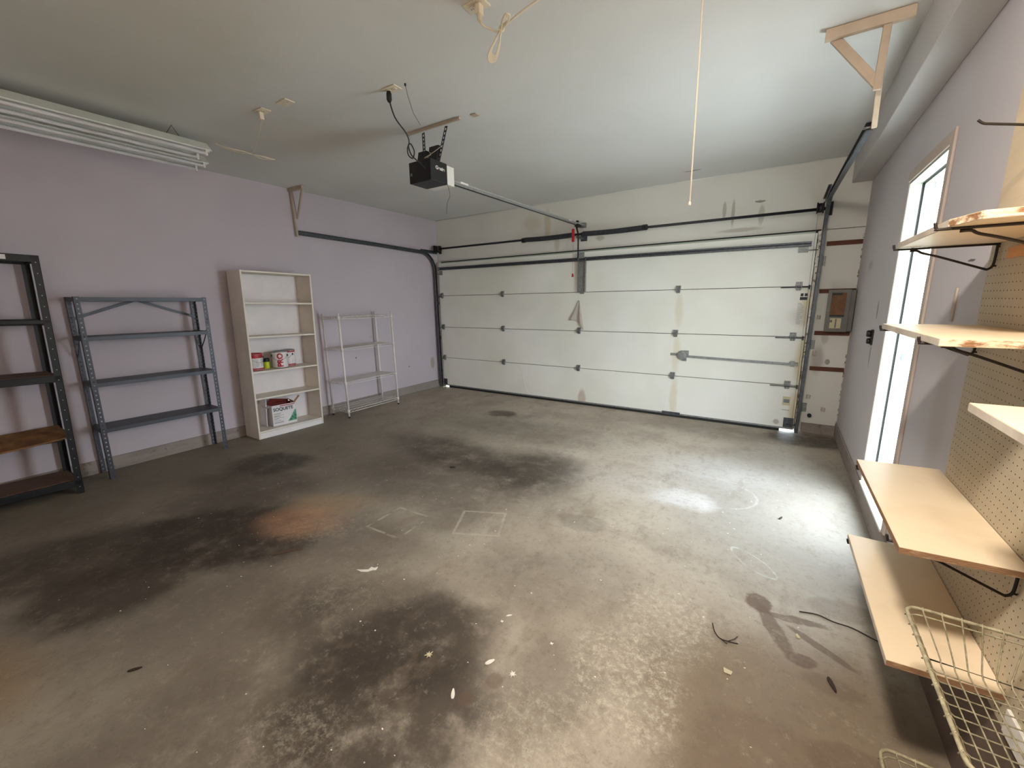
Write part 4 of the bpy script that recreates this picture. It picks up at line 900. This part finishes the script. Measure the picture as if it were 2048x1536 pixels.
rebase(tag(obj('ledger_strip', B().box(PX-.010, PX-.004, -4.6, -3.385, 1.598, 1.632).bevel(.001), M_PINE), 'orange pine strip along the top edge of the pegboard', 'wood strip'))

def board(label, pts, z, t, near_m, front_m, tilt=0):
    """pts: outline in plan (far-front, far-back, near-back, near corner ...)"""
    cx = sum(q[0] for q in pts)/len(pts); cy = sum(q[1] for q in pts)/len(pts)
    o = thing('shelf_board', label, 'shelf board', (cx, cy, z-t), (0, tilt, 0), 'loose shelf boards on the pegboard')
    L = [(q[0]-cx, q[1]-cy) for q in pts]
    obj('panel', B().prism([(a, c, 0) for a, c in L], (0, 0, t)).bevel(.0012), M_MEL, o)
    ff, fb, nb = L[0], L[1], L[2]; ns = L[3:]
    e = .0008
    # front edge band runs from the last near-front corner to the far-front corner
    a, c = L[-1], L[0]; d = (Vector((c[0], c[1], 0))-Vector((a[0], a[1], 0))).normalized(); n = Vector((d.y*-1, d.x, 0)); n = n if n.x < 0 else -n
    obj('front_edge', B().prism([Vector((a[0], a[1], .0012))+n*.0002, Vector((c[0], c[1], .0012))+n*.0002, Vector((c[0], c[1], t-.0012))+n*.0002, Vector((a[0], a[1], t-.0012))+n*.0002], n*e), front_m, o)
    prev = L[2]
    b = B()
    for q in L[3:]:
        A_, C_ = Vector((prev[0], prev[1], 0)), Vector((q[0], q[1], 0)); d = (C_-A_).normalized(); n = Vector((-d.y, d.x, 0)); n = n if n.y < 0 else -n
        up_ = Vector((0, 0, 1)); b.prism([A_+up_*.0012+n*.0002, C_+up_*.0012+n*.0002, C_+up_*(t-.0012)+n*.0002, A_+up_*(t-.0012)+n*.0002], n*e); prev = q
    obj('near_edge', b, near_m, o)
    return o
XF = 5.330; XB = PX-.006
board('topmost beige board seen from below, its near edge chipped to brown wood', [(XF-.004, -3.30), (XB, -3.28), (XB, -3.985), (XF+.03, -3.975), (XF, -3.86)], 1.675, .019, M_EDGEC, M_MELW)
board('beige board second from the top, its near edge scuffed brown', [(XF-.002, -3.262), (XB, -3.262), (XB, -3.972), (XF-.002, -3.972)], 1.380, .019, M_EDGEC, M_MELW)
board('beige board closest to the camera at the picture edge, white front edge', [(XF+.03, -4.115), (XB, -4.115), (XB, -4.80), (XF+.03, -4.80)], 1.252, .019, M_EDGE, M_MELW)
board('large beige board with brown edges across the doorway bottom', [(XF-.006, -3.205), (XB, -3.175), (XB, -3.935), (XF, -3.955)], .800, .019, M_EDGE, M_EDGE)
board('lowest beige board above the floor, brown near edge, partly under the basket', [(XF+.004, -3.205), (XB, -3.205), (XB, -3.950), (XF+.014, -3.970)], .450, .019, M_EDGE, M_MELW)

def bracket(label, y, z, depth=.240, drop=.085, r=.0038):
    t = thing('wire_bracket', label, 'bracket', (PX-.006, y, z), (0, 0, 0), 'dark wire shelf brackets')
    d = depth
    obj('top_wire', B().tube(smooth_path([(.0, 0, -r), (-.01, 0, -r), (-d*.5, 0, -r), (-d-.012, 0, -r), (-d-.024, 0, -r+.002), (-d-.028, 0, .014)], 4), r, 8), M_BRK, t)
    obj('strut_wire', B().tube(smooth_path([(-.004, 0, -r-.004), (-.004, 0, -drop*.5), (-.006, 0, -drop+.012), (-.016, 0, -drop), (-.03, 0, -drop+.003), (-d*.6, 0, -drop*.42), (-d*.78, 0, -drop*.24), (-d*.84, 0, -3*r), (-d*.92, 0, -3*r)], 5), r, 8), M_BRK, t)
    for z_ in (-.012, -drop+.01): obj('peg', B().cyl((-.004, 0, z_), (.004, 0, z_), .003, 8), M_BRK, t)
    return t
bracket('dark wire bracket under the far end of the topmost board', -3.300, 1.6555)
bracket('dark wire bracket under the near end of the topmost board', -3.862, 1.6555, .252)
bracket('dark wire bracket under the far end of the second board', -3.290, 1.3605)
bracket('dark wire bracket under the near end of the second board', -3.840, 1.3605)
bracket('dark wire bracket under the board at the picture edge', -4.24, 1.2325, .185)
bracket('dark wire bracket under the far end of the large board', -3.265, .7805)
bracket('dark wire bracket under the near end of the large board', -3.880, .7805)
bracket('dark wire bracket under the far end of the lowest board', -3.245, .4305, .228)
hk = rebase(tag(obj('peg_hook', B().tube(smooth_path([(5.592, -3.55, 1.928), (5.52, -3.55, 1.949), (5.445, -3.55, 1.968), (5.430, -3.55, 1.973), (5.418, -3.55, 1.984)], 4), .0036, 8), M_BRK), 'single dark metal peg hook sticking out above the shelves', 'hook'))

def basket(label, x0, x1, y0, y1, zr, zb):
    """x0 front, y1 far end, y0 near end, zr rim height, zb bottom height"""
    t = thing('wire_basket', label, 'wire basket', ((x0+x1)/2, (y0+y1)/2, zb), (0, 0, 0), 'bronze wire baskets on the pegboard')
    cx, cy = (x0+x1)/2, (y0+y1)/2; X0, X1, Y0, Y1, Z = x0-cx, x1-cx, y0-cy, y1-cy, zr-zb; ins = .055; c = .03
    rim = []
    for (ax, ay, s0) in ((X0, Y1, 0), (X0, Y0, 1), (X1, Y0, 2), (X1, Y1, 3)):
        ox = c if ax == X0 else -c; oy = -c if ay == Y1 else c
        ctr = Vector((ax+ox, ay+oy, Z)); st = {0: PI/2, 1: PI, 2: PI*1.5, 3: 0}[s0]
        for i in range(5): q = st+PI/2*i/4; rim.append(ctr+Vector((math.cos(q)*c, math.sin(q)*c, 0)))
    obj('rim', B().tube(rim, .0042, 8, True), M_BSK, t)
    bx0, bx1, by0, by1 = X0+ins, X1-.02, Y0+.05, Y1-.02
    b = B()
    n = int((Y1-Y0)/.036)
    for i in range(1, n):   # wires running across (in X) : down front, across bottom, up back
        u = i/n; yt = Y0+(Y1-Y0)*u; ybm = by0+(by1-by0)*u
        b.tube([(X0-.0055, yt, Z-.004), (X0, yt, Z+.0055), (X0+.007, yt, Z-.002), (bx0-.004, ybm, .012), (bx0+.010, ybm, 0), (bx1-.01, ybm, 0), (bx1+.004, ybm, .012), (X1, yt, Z)], .0017, 5)
    m_ = 6
    for i in range(1, m_+1):
        u = i/(m_+1); xt = X0+(X1-X0)*u; xb = bx0+(bx1-bx0)*u
        b.tube([(xt, Y1+.005, Z-.003), (xt, Y1, Z+.0055), (xt, Y1-.006, Z-.002), (xb, by1+.004, .012), (xb, by1-.010, .003), (xb, by0+.010, .003), (xb, by0-.004, .012), (xt, Y0, Z+.005)], .0017, 5)
    obj('wire_mesh', b, M_BSK, t)
    obj('second_rim', B().tube([q+Vector((0, 0, -.018)) + Vector((.006 if q.x < 0 else -.006, 0, 0)) for q in rim], .0022, 6, True), M_BSK, t)
    obj('bottom_frame', B().tube([(bx0, by1, .006), (bx0, by0, .006), (bx1, by0, .006), (bx1, by1, .006)], .0024, 6, True), M_BSK, t)
    obj('hanger', B().tube([(X1, Y1-.06, Z), (X1+.012, Y1-.06, Z+.01)], .003, 6).tube([(X1, Y0+.06, Z), (X1+.012, Y0+.06, Z+.01)], .003, 6), M_BSK, t)
    return t
basket('bronze wire basket hanging over the lowest board', 5.332, 5.575, -4.535, -4.072, .700, .575)
basket('lower wire basket near the floor, only its rim corner in the picture', 5.322, 5.575, -4.62, -4.128, .300, .18)

# ------------------------------------------------------------------ litter on the floor
def scrap(name, label, cat, pts, z=.0015, m=M_LITW, h=.002, group='scraps on the floor'):
    b = B(); b.prism([(x, y, 0) for x, y in pts], (0, 0, h))
    for v in b.b.verts: v.co.z += random.uniform(0, .003)+.0005
    return rebase(tag(obj(name, b, m), label, cat, group))
def leafpts(cx, cy, L, wd_, a):
    o = []
    for i in range(12):
        q = 2*PI*i/12; x = L/2*math.cos(q); y = wd_/2*math.sin(q)*(1-.3*math.cos(q)); o.append((cx+x*math.cos(a)-y*math.sin(a), cy+x*math.sin(a)+y*math.cos(a)))
    return o
def star(cx, cy, r, n=7):
    return [(cx+(r if i % 2 else r*.45)*random.uniform(.7, 1.1)*math.cos(PI*i/n), cy+(r if i % 2 else r*.45)*random.uniform(.7, 1.1)*math.sin(PI*i/n)) for i in range(2*n)]
scrap('paper_scrap', 'forked white paper scrap alone on the dark stained floor', 'scrap', [(3.10, -4.15), (3.13, -4.135), (3.16, -4.115), (3.155, -4.09), (3.175, -4.085), (3.185, -4.07), (3.20, -4.095), (3.185, -4.105), (3.17, -4.13), (3.14, -4.15)])
scrap('white_husk', 'pale oval husk on the floor beyond the star-shaped splat', 'husk', leafpts(4.104, -4.24, .045, .018, 1.1))
scrap('white_husk', 'pale narrow husk on the floor nearest the camera', 'husk', leafpts(4.067, -4.432, .045, .014, 2.2))
scrap('white_splat', 'star-shaped white splat on the brown floor', 'splat', star(4.216, -4.239, .018))
scrap('pale_splat', 'dull star-shaped splat at the edge of the dark stain', 'splat', star(3.86, -4.35, .020), m=M_PAPER)
scrap('white_chip', 'small round white chip beyond the star-shaped splat', 'chip', star(4.28, -4.02, .010, 4))
scrap('white_chip', 'tiny white chip at the dark stain edge', 'chip', star(4.02, -4.03, .010, 4))
scrap('white_chip', 'long tiny white chip at the far end of the dark stain', 'chip', leafpts(4.03, -3.98, .035, .008, .9))
scrap('husk_flake', 'dull beige flake beside the wet runs on the floor', 'flake', leafpts(5.19, -3.40, .028, .014, 1.9), m=M_PAPER)
scrap('husk_flake', 'square beige flake between wet stain and pale worn patch', 'flake', [(4.93, -3.75), (4.965, -3.755), (4.96, -3.775), (4.935, -3.775)], m=M_PAPER)
scrap('dry_leaf', 'dark curled leaf scrap on the floor beside the low board', 'leaf', leafpts(5.295, -3.615, .07, .016, -1.25), m=M_LITB, h=.005)
scrap('dry_leaf', 'small dark leaf bit on the floor facing the garage door', 'leaf', leafpts(2.592, -2.743, .05, .02, .5), m=M_LITB, h=.004)
scrap('dry_leaf', 'thin dark leaf on the bare floor near the picture corner', 'leaf', leafpts(2.87, -5.06, .05, .012, 1.0), m=M_LITB, h=.004)
scrap('dry_leaf', 'small dark leaf bit near the doorway daylight', 'leaf', leafpts(5.12, -2.25, .05, .012, 1.2), m=M_LITB, h=.004)
scrap('stick_sliver', 'flat pale sliver of wood on the dark stain', 'sliver', [(2.535, -4.33), (2.63, -4.20), (2.645, -4.20), (2.55, -4.335)], m=M_CHIP, h=.004)
tw = rebase(tag(obj('twig', B().tube(smooth_path([(4.86, -3.52, .005), (4.875, -3.57, .006), (4.90, -3.60, .006), (4.94, -3.60, .008), (4.97, -3.59, .005)], 4), .0025, 5).tube([(4.93, -3.60, .006), (4.955, -3.57, .006), (4.965, -3.55, .008)], .0018, 5).tube([(4.90, -3.60, .006), (4.93, -3.615, .006)], .0018, 5), M_LITB), 'dark bent twig lying on the floor by the wet stain', 'twig'))
ln = rebase(tag(obj('string', B().tube(smooth_path([(5.20, -3.22, .004), (5.27, -3.20, .004), (5.33, -3.215, .004), (5.40, -3.22, .006), (5.47, -3.26, .012), (5.50, -3.28, .02)], 4), .0028, 6), M_LITB), 'dark thin cable end running under the lowest board', 'cable'))
b = B()
for i in range(230):
    x = random.uniform(1.2, 5.2); y = random.uniform(-5.2, -1.6); r = random.uniform(.002, .006); a = random.uniform(0, PI)
    vs = [b.b.verts.new((x+r*random.uniform(.5, 1.3)*math.cos(a+q), y+r*random.uniform(.4, 1)*math.sin(a+q), .002)) for q in (0, 1.3, 2.6, 3.9, 5.2)]; b.b.faces.new(vs)
o = obj('grit', b, M_LITW); o['kind'] = 'stuff'; o['label'] = 'tiny pale grit scattered over the concrete floor'; o['category'] = 'grit'
